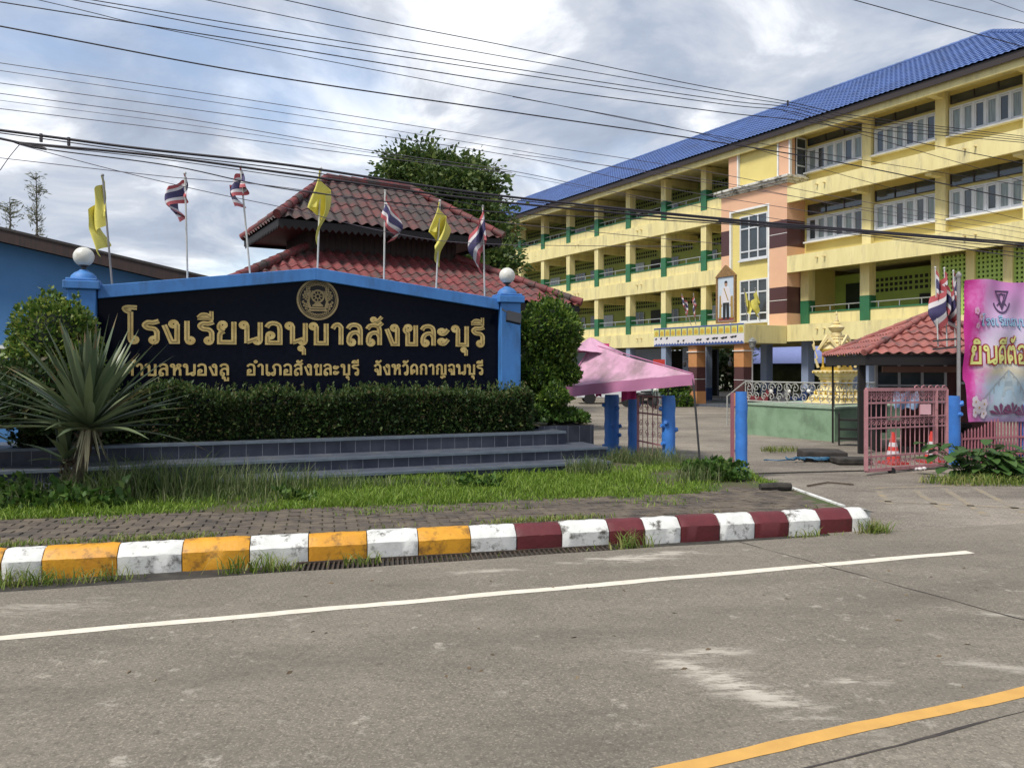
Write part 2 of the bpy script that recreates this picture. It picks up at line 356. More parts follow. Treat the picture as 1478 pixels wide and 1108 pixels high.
    L.new(mm('ADD', noise(70, 4, .7), mm('MULTIPLY', noise(9, 6, .6, (.15, 1, 1), ang + 1.57), .8)), bp.inputs['Height']); L.new(bp.outputs[0], b.inputs['Normal'])
    return m_
pat = []
for (x, y, rx, ry, a, s) in ((1060, 990, 1.0, .22, -.9, 1.0), (1010, 945, .45, .14, .2, .9), (900, 808, .9, .2, .25, .9), (700, 826, .5, .1, .25, .7), (1230, 985, .3, .1, .1, .8), (40, 880, .8, .2, .3, .6), (1410, 885, .35, .09, -.4, .8), (1440, 965, .5, .12, -.3, .6), (960, 800, .6, .12, .25, .8)):
    g = G(x, y); pat.append((g.x, g.y, rx, ry, a, s))
M['road'] = ground_mat('road_concrete', (.196, .172, .136), (.130, .114, .090), (.47, .43, .36), patches=pat)
M['yard'] = ground_mat('yard_concrete', (.27, .235, .19), (.105, .091, .075), (.42, .38, .33))
M['earth'] = ground_mat('far_ground', (.12, .12, .07), (.08, .09, .045), (.2, .19, .14))

# ------------------------------------------------------------------ ground, road, kerb, pavement, lawn
KM = (7.65 - 5.9) / (3.39 + 3.86)                     # slope of the kerb line
def kerbY(X): return 5.9 + KM * (X + 3.86)
def kerbX(px):
    u = (px - CX) / FPX; return u * (5.9 + KM * 3.86) / (1 - KM * u)
kd = Vector((1, KM, 0)).normalized(); kn = Vector((-kd.y, kd.x, 0))
def gz(Y): return 0.0 if Y < 12 else (-.36 * (Y - 12) / 30 if Y < 42 else -.36)
b = MB()
rows = [-60, 0, 12, 42, 90, 2500]
for i in range(len(rows) - 1):
    a, c = rows[i], rows[i+1]
    b.quad((-2500, a, gz(a) - .06), (2500, a, gz(a) - .06), (2500, c, gz(c) - .06), (-2500, c, gz(c) - .06))
tag(b.build('ground', M['earth']), kind='structure')
b = MB()
pts = [(3.0, 7.5), (26, 7.5 + KM * 23)]
ys = [12, 42, 75]
b.add([(-30, kerbY(-30) + .05, 0), (40, kerbY(40) + .05, 0), (40, 17.3, -.064), (-30, 12, 0)], [(0, 1, 2), (0, 2, 3)])
b.v = []; b.f = []; b.m = []
b.quad((3.05, 3, -.004), (60, 3, -.004), (60, 12, -.004), (3.05, 12, -.004)); b.quad((-16, 9.6, -.004), (3.05, 9.6, -.004), (3.05, 12, -.004), (-16, 12, -.004))
for (Ya, Yb) in ((12, 42), (42, 80)):
    b.quad((-45, Ya, gz(Ya) - .004), (60, Ya, gz(Ya) - .004), (60, Yb, gz(Yb) - .004), (-45, Yb, gz(Yb) - .004))
tag(b.build('courtyard', M['yard']), kind='structure')
# the road slab, its far edge along the kerb and across the school entrance
b = MB()
def road_edge(X): return .42 - (X + 4) * .0385 if X < 4 else .11
rim = [(X, kerbY(X) - road_edge(X) + .012 * math.sin(X * 2.3) + .008 * math.sin(X * 6.1)) for X in [4.2 - .2 * i for i in range(80)]]
b.prism([(-40, -30), (60, -30), (60, kerbY(60) - .11), (4.4, kerbY(4.4) - .11)] + rim + [(-40, kerbY(-40) - .6)], -.05, .010, 'z')
tag(b.build('road', M['road']), kind='structure')
def strip(name, a, c, w0, w1, z, m_):
    a, c = Vector((a[0], a[1], z)), Vector((c[0], c[1], z)); d = (c - a).normalized(); n = Vector((-d.y, d.x, 0))
    k = max(2, int((c - a).length / .12)); bb = MB()
    def fn(u, v):
        p = a.lerp(c, u); w = w0 + (w1 - w0) * u
        j = .006 * math.sin(u * 61 + v * 7) + random.uniform(-.004, .004)
        return p + n * ((v - .5) * w + j)
    bb.grid(fn, k, 1); return tag(bb.build(name, m_), kind='structure')
def ext(a, c, t): return a + (c - a) * t
A, B_ = G(0, 923), G(1400, 798)
strip('white_road_line', ext(A, B_, -.6), B_, .085, .095, .0125, M['paintwhite'])
A, B_ = G(993, 1108), G(1478, 1001)
A2 = ext(A, B_, -3); B2 = ext(A, B_, 5)
strip('yellow_road_line', A2, B2, .084, .084, .0125, M['paintyellow'])
A, B_ = G(1180, 1108), G(1478, 1030)
strip('road_joint', ext(A, B_, -4), ext(A, B_, 5), .012, .012, .0122, M['joint'])
A, B_ = G(1065, 783), G(1478, 897)
strip('road_joint', A, ext(A, B_, 2.4), .010, .012, .0128, M['joint'])
# faded hatching on the driveway
bb = mat('worn_yellow_hatching', (.30, .235, .13), .85, (.25, .21, .15), 9, 1, dirt=(.215, .188, .152), dscale=7, dlo=.42, dhi=.54)
for (a, c) in (((1268, 708), (1285, 727)), ((1320, 706), (1362, 736)), ((1362, 704), (1425, 744)), ((1405, 703), (1478, 739)), ((1262, 722), (1478, 733)), ((1255, 704), (1478, 697))):
    strip('driveway_hatching', G(*a), G(*c), .08, .08, -.0018, bb)
# raised pavement platform, lawn, kerb
PZ = .20
b = MB()
plat = [(-16, kerbY(-16) + .1), (3.35, kerbY(3.35) + .1), (3.27, 9.2), (3.2, 10.6), (1.5, 11.6), (1.32, 13.9), (-16, 13.9)]
b.prism(plat, -.1, PZ - .012, 'z')
tag(b.build('platform_ground', M['soil']), kind='structure')
def back(x): # back edge of the pavers, in metres of Y for X
    pts = [(-12, 5.4), (-4.75, 7.26), (-1.66, 7.87), (1.85, 8.69), (3.26, 9.15)]
    for (x0, y0), (x1, y1) in zip(pts, pts[1:]):
        if x <= x1: return y0 + (y1 - y0) * (x - x0) / (x1 - x0)
    return 9.15
M['paver'] = None
def paver_mat():
    m_ = mat('interlocking_paver', (.095, .076, .060), .9, (.058, .048, .040), 3, 1, dirt=(.135, .108, .078), dscale=4.5, dlo=.44, dhi=.6, bump=.5, bscale=45)
    return m_
M['paver'] = paver_mat()
# pavers are real little blocks in one mesh
V = []; F = []
nb = 0
c_, s_ = kd.x, kd.y
for r_ in range(-1, 20):
    for q in range(0, 90):
        X0 = -8.5 + q * .20 + (.10 if r_ % 2 else 0); 
        cx_ = Vector((X0, kerbY(X0) + .17, 0)) + kn * ((r_ + 1) * .105 + .06)
        if cx_.x > 3.2 - (cx_.y - 7.7) * .06 or cx_.y > back(cx_.x) + .12 * math.sin(cx_.x * 3.1) + random.uniform(-.08, .1) or cx_.x < -8: continue
        jz = random.uniform(-.005, .004); tx = random.uniform(-.03, .03); ty = random.uniform(-.03, .03)
        hw, hh = .097, .0495
        pl = [(-hw, -hh), (-hw*.3, -hh*1.0), (0, -hh*.72), (hw*.3, -hh), (hw, -hh), (hw*.93, 0), (hw, hh), (hw*.3, hh), (0, hh*.78), (-hw*.3, hh), (-hw, hh), (-hw*.93, 0)]
        base = len(V)
        for (x, y) in pl:
            p = cx_ + kd * x + kn * y; V.append((p.x, p.y, PZ + jz + tx*x + ty*y))
        for (x, y) in pl:
            p = cx_ + kd * x * 1.06 + kn * y * 1.1; V.append((p.x, p.y, PZ - .012))
        n = 12; F.append(list(range(base, base + n)))
        for i in range(n): F.append([base + i, base + n + i, base + n + (i+1) % n, base + (i+1) % n])
b = MB(); b.v = V; b.f = F; b.m = [0] * len(F)
tag(b.build('pavement', M['paver']), kind='structure')
# kerb with painted bays
cuts = [-420, -330, -250, -165, -90, 0, 59, 168, 262, 360, 445, 530, 604, 680, 746, 812, 880, 932, 984, 1040, 1090, 1140, 1185, 1232, 1266]
seq = 'YWYWYWYWYWYWYWRWRWRWRWRW'
b = MB(); random.seed(3)
prof = [(.010, -.04), (.0, .128), (.010, .140), (.058, .190), (.075, .201), (.10, .207), (.155, .211), (.17, .20), (.17, -.04)]
for i, cc in enumerate(seq):
    xa, xb = kerbX(cuts[i]), kerbX(cuts[i+1]); mi = 'WYR'.index(cc)
    pa, pb = Vector((xa, kerbY(xa), 0)), Vector((xb, kerbY(xb), 0))
    gap = .004; last = i == len(seq) - 1
    pa += kd * gap; pb -= kd * gap
    jz = random.uniform(-.006, .006); jy = random.uniform(-.006, .006)
    ns = 9; vs = []
    for k in range(ns + 1):
        t = k / ns; p = pa.lerp(pb, t); sh = 0
        endr = .010 * (1 if k in (0, ns) else 0)
        if last and t > .4: endr = .10 * ((t - .4) / .6) ** 2.2
        for (o, z) in prof:
            oo = o + jy + (endr if o < .08 else -endr * .8); zz = z + jz - (endr * .35 if z > .1 else 0) + random.uniform(-.0025, .0025)
            q = p + kn * oo; vs.append((q.x, q.y, zz))
    m_ = len(prof)
    fs = [(k*m_+j, (k+1)*m_+j, (k+1)*m_+j+1, k*m_+j+1) for k in range(ns) for j in range(m_-1)]
    fs += [tuple(range(m_-1, -1, -1)), tuple(range(ns*m_, (ns+1)*m_))]
    b.add(vs, fs, mi)
o = b.build('kerb', [M['kwhite'], M['kyellow'], M['kred']], smooth=True); tag(o, kind='structure')
# dark footing and gutter below the kerb
b = MB()
def kp(X, o, z): p = Vector((X, kerbY(X), z)) + kn * o; return p
b.quad(kp(-12, -.75, -.045), kp(3.45, -.2, -.03), kp(3.45, .02, -.012), kp(-12, .02, -.03))
tag(b.build('gutter', M['kraw']), kind='structure')
b = MB()
for px in range(430, 905, 7):
    X = kerbX(px); b.beam(kp(X, -road_edge(X) + .015, -.006), kp(X + .02, -.012, -.006), .014, .02)
b.beam(kp(kerbX(428), -.013, -.006), kp(kerbX(905), -.013, -.006), .02, .03)
tag(b.build('drain_grating', M['grate']), 'rusty iron drain grating in the gutter below the painted kerb', 'drain')
# white edging beside the driveway, end of the raised pavement
b = MB(); pa, pb = Vector((3.36, 7.95, 0)), Vector((3.27, 9.15, 0))
b.beam(pa + Vector((0, 0, .10)), pb + Vector((0, 0, .10)), .05, .205)
tag(b.build('platform_edging', M['kwhite']), kind='structure')
b = MB(); p = G(1121, 707, .2); b.tube([p + Vector((-.19, 0, .035)), p + Vector((0, .02, .04)), p + Vector((.17, .03, .035))], [.042, .05, .045], 9)
tag(b.build('log', M['kraw'], smooth=True), 'short dark weathered log lying at the end of the raised lawn', 'log')

# ------------------------------------------------------------------ foliage builders
def leaves(C, N_, l, w, mats, name, parent=None, droop=.0, up=.0):
    """C centres (n,3), N_ preferred leaf direction (n,3)."""
    n = len(C); d = N_ + rng.normal(0, .55, (n, 3)); d[:, 2] += up - droop
    d /= np.linalg.norm(d, axis=1)[:, None] + 1e-9
    r_ = rng.normal(0, 1, (n, 3)); s = np.cross(d, r_); s /= np.linalg.norm(s, axis=1)[:, None] + 1e-9
    nn = np.cross(d, s)
    sz_ = rng.uniform(.45, 1.0, n) + rng.uniform(0, 1, n) ** 3 * .9; L_ = (l * sz_)[:, None]; W_ = (w * sz_ * rng.uniform(.8, 1.25, n))[:, None]
    base = C - d * L_ * .3
    p1 = base + d * L_ * .45 + s * W_ * .5 + nn * W_ * .18; p2 = base + d * L_ + nn * L_ * rng.uniform(-.2, .2, n)[:, None]; p3 = base + d * L_ * .45 - s * W_ * .5 + nn * W_ * .18
    V = np.stack([base, p1, p2, p3], 1).reshape(-1, 3); i = np.arange(n)[:, None] * 4
    return V, np.concatenate([i, i+1, i+2, i+3], 1)
def build_leaves(groups, name, mats, parent=None):
    Vs = []; Fs = []; o = 0
    for V, F in groups: Vs.append(V); Fs.append(F + o); o += len(V)
    return npmesh(name, np.concatenate(Vs), np.concatenate(Fs), mats, parent)
def shell(c, r, n, lo=.72, hi=1.05, bumps=.12, zmin=-1):
    d = rng.normal(0, 1, (n, 3)); d /= np.linalg.norm(d, axis=1)[:, None]
    d = d[d[:, 2] > zmin]; n = len(d)
    ph = rng.uniform(0, 6, 6)
    bump = 1 + bumps * (np.sin(d[:, 0]*5 + ph[0]) * np.sin(d[:, 1]*6 + ph[1]) + np.sin(d[:, 2]*7 + ph[2]) * .7 + np.sin(d[:, 0]*11 + d[:, 2]*9 + ph[3]) * .5)
    k = rng.uniform(lo, hi, n) * bump
    C = np.array(c) + d * np.array(r) * k[:, None]
    return C, d
def blob(c, r, m_, name, parent, k=.7):
    b = MB(); ph = [random.uniform(0, 6) for _ in range(3)]
    b.ball((0, 0, 0), 1, 18); b.v = [(c[0] + v[0]*r[0]*k, c[1] + v[1]*r[1]*k, c[2] + v[2]*r[2]*k) for v in b.v]
    return b
def blades(P0, h, w, lean=.35, name=None):
    n = len(P0); a = rng.uniform(0, 2*math.pi, n); dirv = np.stack([np.cos(a), np.sin(a), 0*a], 1)
    a2 = rng.uniform(0, 2*math.pi, n); side = np.stack([np.cos(a2), np.sin(a2), 0*a2], 1)
    hh = (h * rng.uniform(.45, 1.35, n))[:, None]; ln = rng.uniform(.2, 1.4, n)[:, None] * lean
    ww = (w * rng.uniform(.7, 1.3, n))[:, None]
    up = np.array([[0, 0, 1.0]])
    mid = P0 + up * hh * .6 + dirv * hh * ln * .35; tip = P0 + up * hh * (1 - ln * .25) + dirv * hh * ln
    V = np.stack([P0 - side*ww*.5, P0 + side*ww*.5, mid + side*ww*.4, mid - side*ww*.4, tip], 1).reshape(-1, 3)
    i = np.arange(n)[:, None] * 5
    F = np.concatenate([np.concatenate([i, i+1, i+2, i+3], 1), np.concatenate([i+3, i+2, i+4, i+4], 1)])
    return V, np.concatenate([i, i+1, i+2, i+3], 1), np.concatenate([i+3, i+2, i+4], 1)
def build_blades(sets, name, mats, parent=None):
    V = []; T = []; o = 0
    for (v, q, t) in sets:
        V.append(v); T += [q[:, [0, 1, 2]] + o, q[:, [0, 2, 3]] + o, t + o]; o += len(v)
    return npmesh(name, np.concatenate(V), np.concatenate(T), mats, parent)

# ------------------------------------------------------------------ Thai lettering as strokes
R0 = .115
def _r(x, y, r=R0): return ('R', x, y, r)
def _l(*p): return ('L', p)
def _s(*p): return ('S', p)
arch = _s((.05, .77), (.16, .93), (.36, .97), (.53, .88), (.58, .68))
GL = {
 'ร': (.62, [_s((.60, .97), (.40, .90), (.20, .90), (.09, .78), (.2, .66), (.42, .62), (.52, .5), (.53, .36)), _l((.53, .42), (.53, .12)), _r(.42, .12)]),
 'ง': (.64, [_r(.38, .85), _l((.51, .85), (.51, .06), (.30, .06), (.04, .80))]),
 'เ': (.36, [_r(.22, .12), _l((.10, .12), (.10, 1))]),
 'โ': (.52, [_r(.36, .12), _l((.24, .12), (.24, 1.36)), _s((.24, 1.34), (.10, 1.40), (.04, 1.50), (.16, 1.55), (.47, 1.54))]),
 'ย': (.74, [_r(.19, .85), _s((.07, .85), (.08, .68), (.24, .56)), _s((.24, .56), (.10, .45), (.08, .25)), _l((.08, .3), (.08, .06), (.62, .06), (.62, 1))]),
 'น': (.84, [_r(.13, .86), _l((.25, .86), (.25, .02)), _l((.25, .08), (.62, .22)), _r(.66, .14), _l((.77, .14), (.77, 1))]),
 'อ': (.70, [arch, _l((.58, .72), (.58, .06), (.09, .06), (.09, .36)), _r(.20, .40)]),
 'บ': (.76, [_r(.13, .86), _l((.25, .86), (.25, .06), (.66, .06), (.66, 1))]),
 'า': (.50, [_s((.04, .76), (.14, .93), (.28, .96), (.39, .84)), _l((.39, .88), (.39, 0))]),
 'ล': (.70, [arch, _l((.58, .72), (.58, 0)), _s((.58, .42), (.44, .60), (.22, .56), (.11, .38), (.09, .2)), _l((.09, .26), (.09, .12)), _r(.20, .12)]),
 'ส': (.72, [arch, _l((.58, .72), (.58, 0)), _l((.44, .86), (.70, 1.10)), _s((.58, .42), (.44, .60), (.22, .56), (.11, .38), (.09, .2)), _l((.09, .26), (.09, .12)), _r(.20, .12)]),
 'ข': (.66, [_r(.22, .86), _s((.10, .86), (.09, .72), (.20, .60)), _l((.20, .64), (.20, .06), (.56, .06), (.56, 1))]),
 'ะ': (.50, [_r(.12, .70), _s((.12, .59), (.26, .62), (.42, .82)), _r(.12, .20), _s((.12, .09), (.26, .12), (.42, .32))]),
 'ห': (.76, [_r(.13, .86), _l((.25, .86), (.25, 0)), _s((.25, .32), (.40, .62), (.56, .74)), _r(.57, .86), _s((.50, .60), (.62, .58), (.66, .46)), _l((.66, .5), (.66, 0))]),
 'ต': (.72, [_r(.27, .34), _l((.19, .26), (.12, .02)), _s((.12, .02), (.07, .40), (.10, .76), (.20, .94), (.34, .80), (.48, .95), (.60, .74)), _l((.60, .78), (.60, 0))]),
 'ด': (.70, [_r(.27, .34), _l((.19, .26), (.12, .02)), _s((.12, .02), (.07, .40), (.10, .74), (.30, .96), (.50, .90), (.59, .68)), _l((.59, .72), (.59, 0))]),
 'ภ': (.80, [_r(.11, .12), _l((.23, .12), (.23, .50)), _s((.23, .48), (.22, .58), (.10, .68)), _s((.10, .68), (.22, .92), (.44, .97), (.63, .86), (.68, .66)), _l((.68, .7), (.68, 0))]),
 'ก': (.70, [_l((.13, 0), (.13, .50)), _s((.13, .48), (.20, .58), (.07, .68)), _s((.07, .68), (.18, .92), (.36, .97), (.53, .86), (.58, .66)), _l((.58, .7), (.58, 0))]),
 'ญ': (1.0, [_l((.13, 0), (.13, .50)), _s((.13, .48), (.20, .58), (.07, .68)), _s((.07, .68), (.18, .92), (.36, .97), (.50, .86), (.54, .66)), _l((.54, .7), (.54, .06), (.86, .06), (.86, 1)), _s((.44, -.18), (.56, -.30), (.70, -.14), (.84, -.26))]),
 'จ': (.64, [_s((.04, .77), (.15, .93), (.34, .97), (.48, .88), (.52, .68)), _l((.52, .72), (.52, .04), (.32, .04), (.30, .42)), _r(.19, .44)]),
 'ว': (.58, [_s((.04, .77), (.15, .93), (.30, .97), (.42, .88), (.46, .68)), _l((.46, .72), (.46, .12)), _r(.34, .12)]),
 'ั': (0, [_r(-.40, 1.24, .085), _s((-.40, 1.14), (-.24, 1.17), (-.04, 1.38))]),
 'ี': (0, [_l((-.62, 1.14), (-.10, 1.14), (-.10, 1.46)), _s((-.60, 1.16), (-.46, 1.30), (-.28, 1.30), (-.12, 1.18))]),
 'ิ': (0, [_l((-.62, 1.14), (-.08, 1.14)), _s((-.60, 1.16), (-.46, 1.30), (-.28, 1.30), (-.10, 1.16))]),
 'ุ': (0, [_r(-.24, -.20, .085), _l((-.13, -.20), (-.13, -.50))]),
 'ู': (0, [_r(-.42, -.20, .085), _l((-.32, -.20), (-.32, -.44), (-.10, -.44), (-.10, -.16))]),
 '้': (0, [_r(-.36, 1.30, .07), _s((-.36, 1.20), (-.20, 1.26), (-.04, 1.52))]),
}
GL['ำ'] = (.50, [_r(-.14, 1.22, .085)] + GL['า'][1])
def catmull(p, n=6):
    p = [Vector((a, b_)) for a, b_ in p]; q = [p[0] * 2 - p[1]] + p + [p[-1] * 2 - p[-2]]; o = []
    for i in range(1, len(q) - 2):
        for k in range(n):
            t = k / n; a, b_, c, d = q[i-1], q[i], q[i+1], q[i+2]
            o.append(.5 * ((2*b_) + (c - a)*t + (2*a - 5*b_ + 4*c - d)*t*t + (3*b_ - a - 3*c + d)*t**3))
    o.append(p[-1]); return o
def ribbon(mb, pts, w, tf, z0, z1, m=0, closed=False):
    n = len(pts); Lp = []; Rp = []
    for i, p in enumerate(pts):
        if closed: a, c = pts[i-1], pts[(i+1) % n]
        else: a, c = pts[max(i-1, 0)], pts[min(i+1, n-1)]
        d1 = (p - a).normalized() if (p - a).length > 1e-6 else (c - p).normalized(); d2 = (c - p).normalized() if (c - p).length > 1e-6 else d1
        nrm = Vector((-(d1 + d2).y, (d1 + d2).x))
        if nrm.length < 1e-6: nrm = Vector((-d1.y, d1.x))
        nrm.normalize(); k = 1 / max(.5, nrm.dot(Vector((-d1.y, d1.x))))
        Lp.append(p + nrm * w/2 * k); Rp.append(p - nrm * w/2 * k)
    vs = [tf(q.x, q.y, z1) for q in Lp] + [tf(q.x, q.y, z1) for q in Rp] + [tf(q.x, q.y, z0) for q in Lp] + [tf(q.x, q.y, z0) for q in Rp]
    fs = []
    for i in range(n if closed else n - 1):
        j = (i + 1) % n
        fs += [(i, i+n, j+n, j), (i+2*n, i, j, j+2*n), (i+n, i+3*n, j+3*n, j+n)]
    if not closed: fs += [(0, 2*n, 3*n, n), (n-1, 2*n-1, 4*n-1, 3*n-1)]
    mb.add(vs, fs, m)
def text_width(t, tr=.13): return sum(.45 if c == ' ' else (GL[c][0] + (tr if GL[c][0] else 0)) for c in t if c in GL or c == ' ') - tr
def thai(mb, t, x0, x1, z, h, w, y, depth=.012, m=0, wave=None, groove=None):
    """text on the plane y (facing -y) from x0 to x1 with its baseline at z."""
    tr = .13; W = text_width(t, tr); sx = (x1 - x0) / W; pen = 0.0; k = 0
    for c in t:
        if c == ' ': pen += .45; continue
        if c not in GL: continue
        adv, st = GL[c]; ox = pen if adv else pen - tr
        for s in st:
            k += 1; dz = .0005 * (k % 7)
            def tf(X, Y, D, ox=ox):
                xx, zz = x0 + X * sx, z + Y * h
                return (xx, y - D + (wave(xx, zz) if wave else 0), zz)
            if s[0] == 'R':
                pts = [Vector((ox + s[1] + s[3] * math.cos(t_) , s[2] + s[3] * math.sin(t_) )) for t_ in [2*math.pi*i/14 for i in range(14)]]
                cl = True
            else:
                pts = [Vector(p) for p in s[1]] if s[0] == 'L' else catmull(s[1]); pts = [Vector((p.x + ox, p.y)) for p in pts]; cl = False
            # ribbons are worked out in unit space, squeezed with the text
            ribbon(mb, pts, w * (.82 if cl else 1) * (1 if adv else .8), tf, 0, depth + dz, m, cl)
            if groove is not None and not cl and s[0] in 'LS': ribbon(mb, pts, w * .13, tf, depth, depth + .0045 + dz, groove, cl)
        if adv: pen += adv + tr

# ------------------------------------------------------------------ the school sign
SR = math.atan2(2.15, 5.604)
sign = thing('school_sign', 'long black school name sign in a blue gabled frame with gold lettering', 'sign', (-.066, 12.5, 0), SR)
SM = Matrix.Translation(sign.location) @ Matrix.Rotation(SR, 4, 'Z')
def gable(x, top_c, top_e): return top_e + (top_c - top_e) * (1 - abs(x + 3.0) / 3.0)
b = MB()
b.prism([(-6.0, .3), (0, .3), (0, gable(0, 2.87, 2.50)), (-3, 2.87), (-6.0, 2.50)], .0, .12, 'y')
o = b.build('panel', M['black'], sign)
b = MB()      # blue coping, two sloping slabs butted at the ridge, plus back wall
for s in (0, 1):
    xa, xb = (-5.82, -3) if s == 0 else (-3, -.18)
    za, zb = gable(xa, 3.04, 2.66), gable(xb, 3.04, 2.66)
    b.prism([(xa, za - .175), (xb, zb - .175), (xb, zb), (xa, za)], -.09, .20, 'y')
b.prism([(-5.98, .2), (-.02, .2), (-.02, 2.45), (-3, 2.80), (-5.98, 2.45)], .122, .2, 'y')
b.build('coping', M['blue'], sign, bevel=.008)
for lx in (-6.0, 0.0):
    b = MB(); b.box(lx - .165, lx + .165, -.15, .22, .18, 2.62)
    b.box(lx - .215, lx + .215, -.20, .27, 2.62, 2.73); b.box(lx - .185, lx + .185, -.17, .24, 2.73, 2.765)
    p_ = b.build('pillar', M['blue'], sign, bevel=.012)
    b = MB(); b.lathe([(.16, 2.765), (.15, 2.81), (.11, 2.85), (.06, 2.875), (.05, 2.89)], (lx, .035, 0), 24)
    d_ = b.build('dome_base', M['blue'], p_, smooth=True)
    b = MB(); b.lathe([(.045, 2.885), (.028, 2.90), (.028, 2.925), (.06, 2.94), (.062, 2.955)], (lx, .035, 0), 16)
    b.build('lamp_neck', M['darkmetal'], p_, smooth=True)
    b = MB(); b.ball((lx, .035, 3.065), .128, 28); b.build('globe_lamp', M['globe'], p_, smooth='all')
b = MB(); b.tube([(-.16, -.17, 2.52), (-.19, -.26, 2.50), (-.12, -.33, 2.44)], .012, 6); b.box(-.115, .115, -.03, .03, -.09, .09, 0, Matrix.Translation((-.04, -.36, 2.37)) @ Matrix.Rotation(R(-28), 4, 'X') @ Matrix.Rotation(R(14), 4, 'Y'))
b.build('flood_lamp', M['darkmetal'], sign)
b = MB(); thai(b, 'โรงเรียนอนุบาลสังขละบุรี', -5.52, -.40, 1.934, .305, .20, -.002, .016, 0, groove=1)
b.build('title_lettering', [M['gold'], M['goldline']], sign)
b = MB()
def lxat(px): u = (px - CX) / FPX; return (12.5 * u + .066) / (.934 - .358 * u)
for t, a, c in (('ตำบลหนองลู', 178, 331), ('อำเภอสังขละบุรี', 356, 518), ('จังหวัดกาญจนบุรี', 540, 697)):
    b = MB(); thai(b, t, lxat(a), lxat(c), 1.487, .158, .175, -.002, .012); b.build('address_lettering', M['gold'], sign)
def emblem():
    cx, cz = -2.97, 2.585; b = MB()
    def ring(x, z, r, w, d, m=0, n=40):
        ribbon(b, [Vector((x + r*math.cos(2*math.pi*i/n), z + r*math.sin(2*math.pi*i/n))) for i in range(n)], w, lambda X, Y, D: (X, -D, Y), 0, d, m, True)
    def disc(x, z, r, d, m, n=40): b.prism([(x + r*math.cos(2*math.pi*i/n), z + r*math.sin(2*math.pi*i/n)) for i in range(n)], -d, .001, 'y', m)
    disc(cx, cz, .29, .006, 1, 48); ring(cx, cz, .285, .028, .016); ring(cx, cz, .255, .008, .012)
    ring(cx, cz + .05, .085, .022, .018); ring(cx, cz + .05, .030, .014, .018)
    for i in range(8):
        a = math.pi * i / 4; ribbon(b, [Vector((cx + .03*math.cos(a), cz + .05 + .03*math.sin(a))), Vector((cx + .08*math.cos(a), cz + .05 + .08*math.sin(a)))], .012, lambda X, Y, D: (X, -D, Y), 0, .017)
    for k in range(3):    # tiered pedestal
        w = .075 + .03 * k; z = cz - .085 - .035 * k; b.box(cx - w, cx + w, -.017, 0, z - .012, z + .012, 0)
    b.prism([(cx - .03, cz - .035), (cx + .03, cz - .035), (cx + .06, cz - .072), (cx - .06, cz - .072)], -.016, 0, 'y', 0)
    for s in (-1, 1):     # scroll ornaments and supporters
        for k, (r, a0, a1) in enumerate(((.205, .1, 1.0), (.165, -.1, .9), (.125, .3, 1.2), (.205, -.75, -.1), (.165, -.9, -.3))):
            pts = [Vector((cx + s*(r + .016*math.sin(q*26))*math.cos(q), cz + (r + .016*math.sin(q*26))*math.sin(q))) for q in [a0 + (a1-a0)*i/22 for i in range(23)]]
            ribbon(b, pts, .016, lambda X, Y, D: (X, -D, Y), 0, .014 + .0006*k)
        ribbon(b, [Vector(q) for q in ((cx + s*.11, cz - .12), (cx + s*.135, cz - .03), (cx + s*.115, cz + .05), (cx + s*.14, cz + .09))], .032, lambda X, Y, D: (X, -D, Y), 0, .0155)
    for i in range(9):
        a = R(230 + i * 10); ring(cx + .222*math.cos(a), cz + .222*math.sin(a), .014, .009, .014, 0, 10)
        a = R(50 + i * 10); ring(cx + .225*math.cos(a), cz + .225*math.sin(a), .014, .009, .014, 0, 10)
    b.build('emblem', [M['goldd'], M['wooddk']], sign)
emblem()
# tiled steps
def tile_mat():
    m_ = bpy.data.materials.new('navy_riser_tile'); m_.use_nodes = True; nt = m_.node_tree; N = nt.nodes; L = nt.links
    b = N['Principled BSDF']; b.inputs['Roughness'].default_value = .3
    tc = N.new('ShaderNodeTexCoord'); sp = N.new('ShaderNodeSeparateXYZ'); L.new(tc.outputs['Object'], sp.inputs[0])
    mo = N.new('ShaderNodeMath'); mo.operation = 'PINGPONG'; mo.inputs[1].default_value = .10; L.new(sp.outputs[0], mo.inputs[0])
    gr = N.new('ShaderNodeMath'); gr.operation = 'LESS_THAN'; gr.inputs[1].default_value = .0035; L.new(mo.outputs[0], gr.inputs[0])
    n = N.new('ShaderNodeTexNoise'); n.inputs['Scale'].default_value = 3; n.inputs['Detail'].default_value = 7; L.new(tc.outputs['Object'], n.inputs['Vector'])
    r = N.new('ShaderNodeValToRGB'); e = r.color_ramp.elements
    e[0].position = .3; e[0].color = (.010, .013, .030, 1); e[1].position = .75; e[1].color = (.045, .052, .075, 1); L.new(n.outputs['Fac'], r.inputs[0])
    mx = N.new('ShaderNodeMix'); mx.data_type = 'RGBA'; L.new(gr.outputs[0], mx.inputs[0]); L.new(r.outputs[0], mx.inputs[6]); mx.inputs[7].default_value = (.16, .17, .19, 1)
    L.new(mx.outputs[2], b.inputs['Base Color']); return m_
M['riser'] = tile_mat()
st = thing('tiled_steps', 'three wide dark blue tiled steps in front of the black school sign', 'steps', sign.location, SR)
for (x1, y0, y1, z0, z1) in ((.74, -2.08, -1.30, .1, .30), (.92, -1.62, -.80, .1, .45), (.52, -1.06, .0, .1, .645)):
    b = MB(); b.box(-9.5, x1, y0 + .012, y1, z0, z1 - .022, 0); b.box(-9.5, x1 + .008, y0, y1, z1 - .022, z1, 1)
    b.box(-9.5, x1 + .012, y0 - .004, y0 + .035, z1 - .030, z1 + .003, 2)
    b.build('step', [M['riser'], M['tile'], mat('pale_nosing', (.15, .185, .22), .45, (.09, .11, .14), 6)], st)
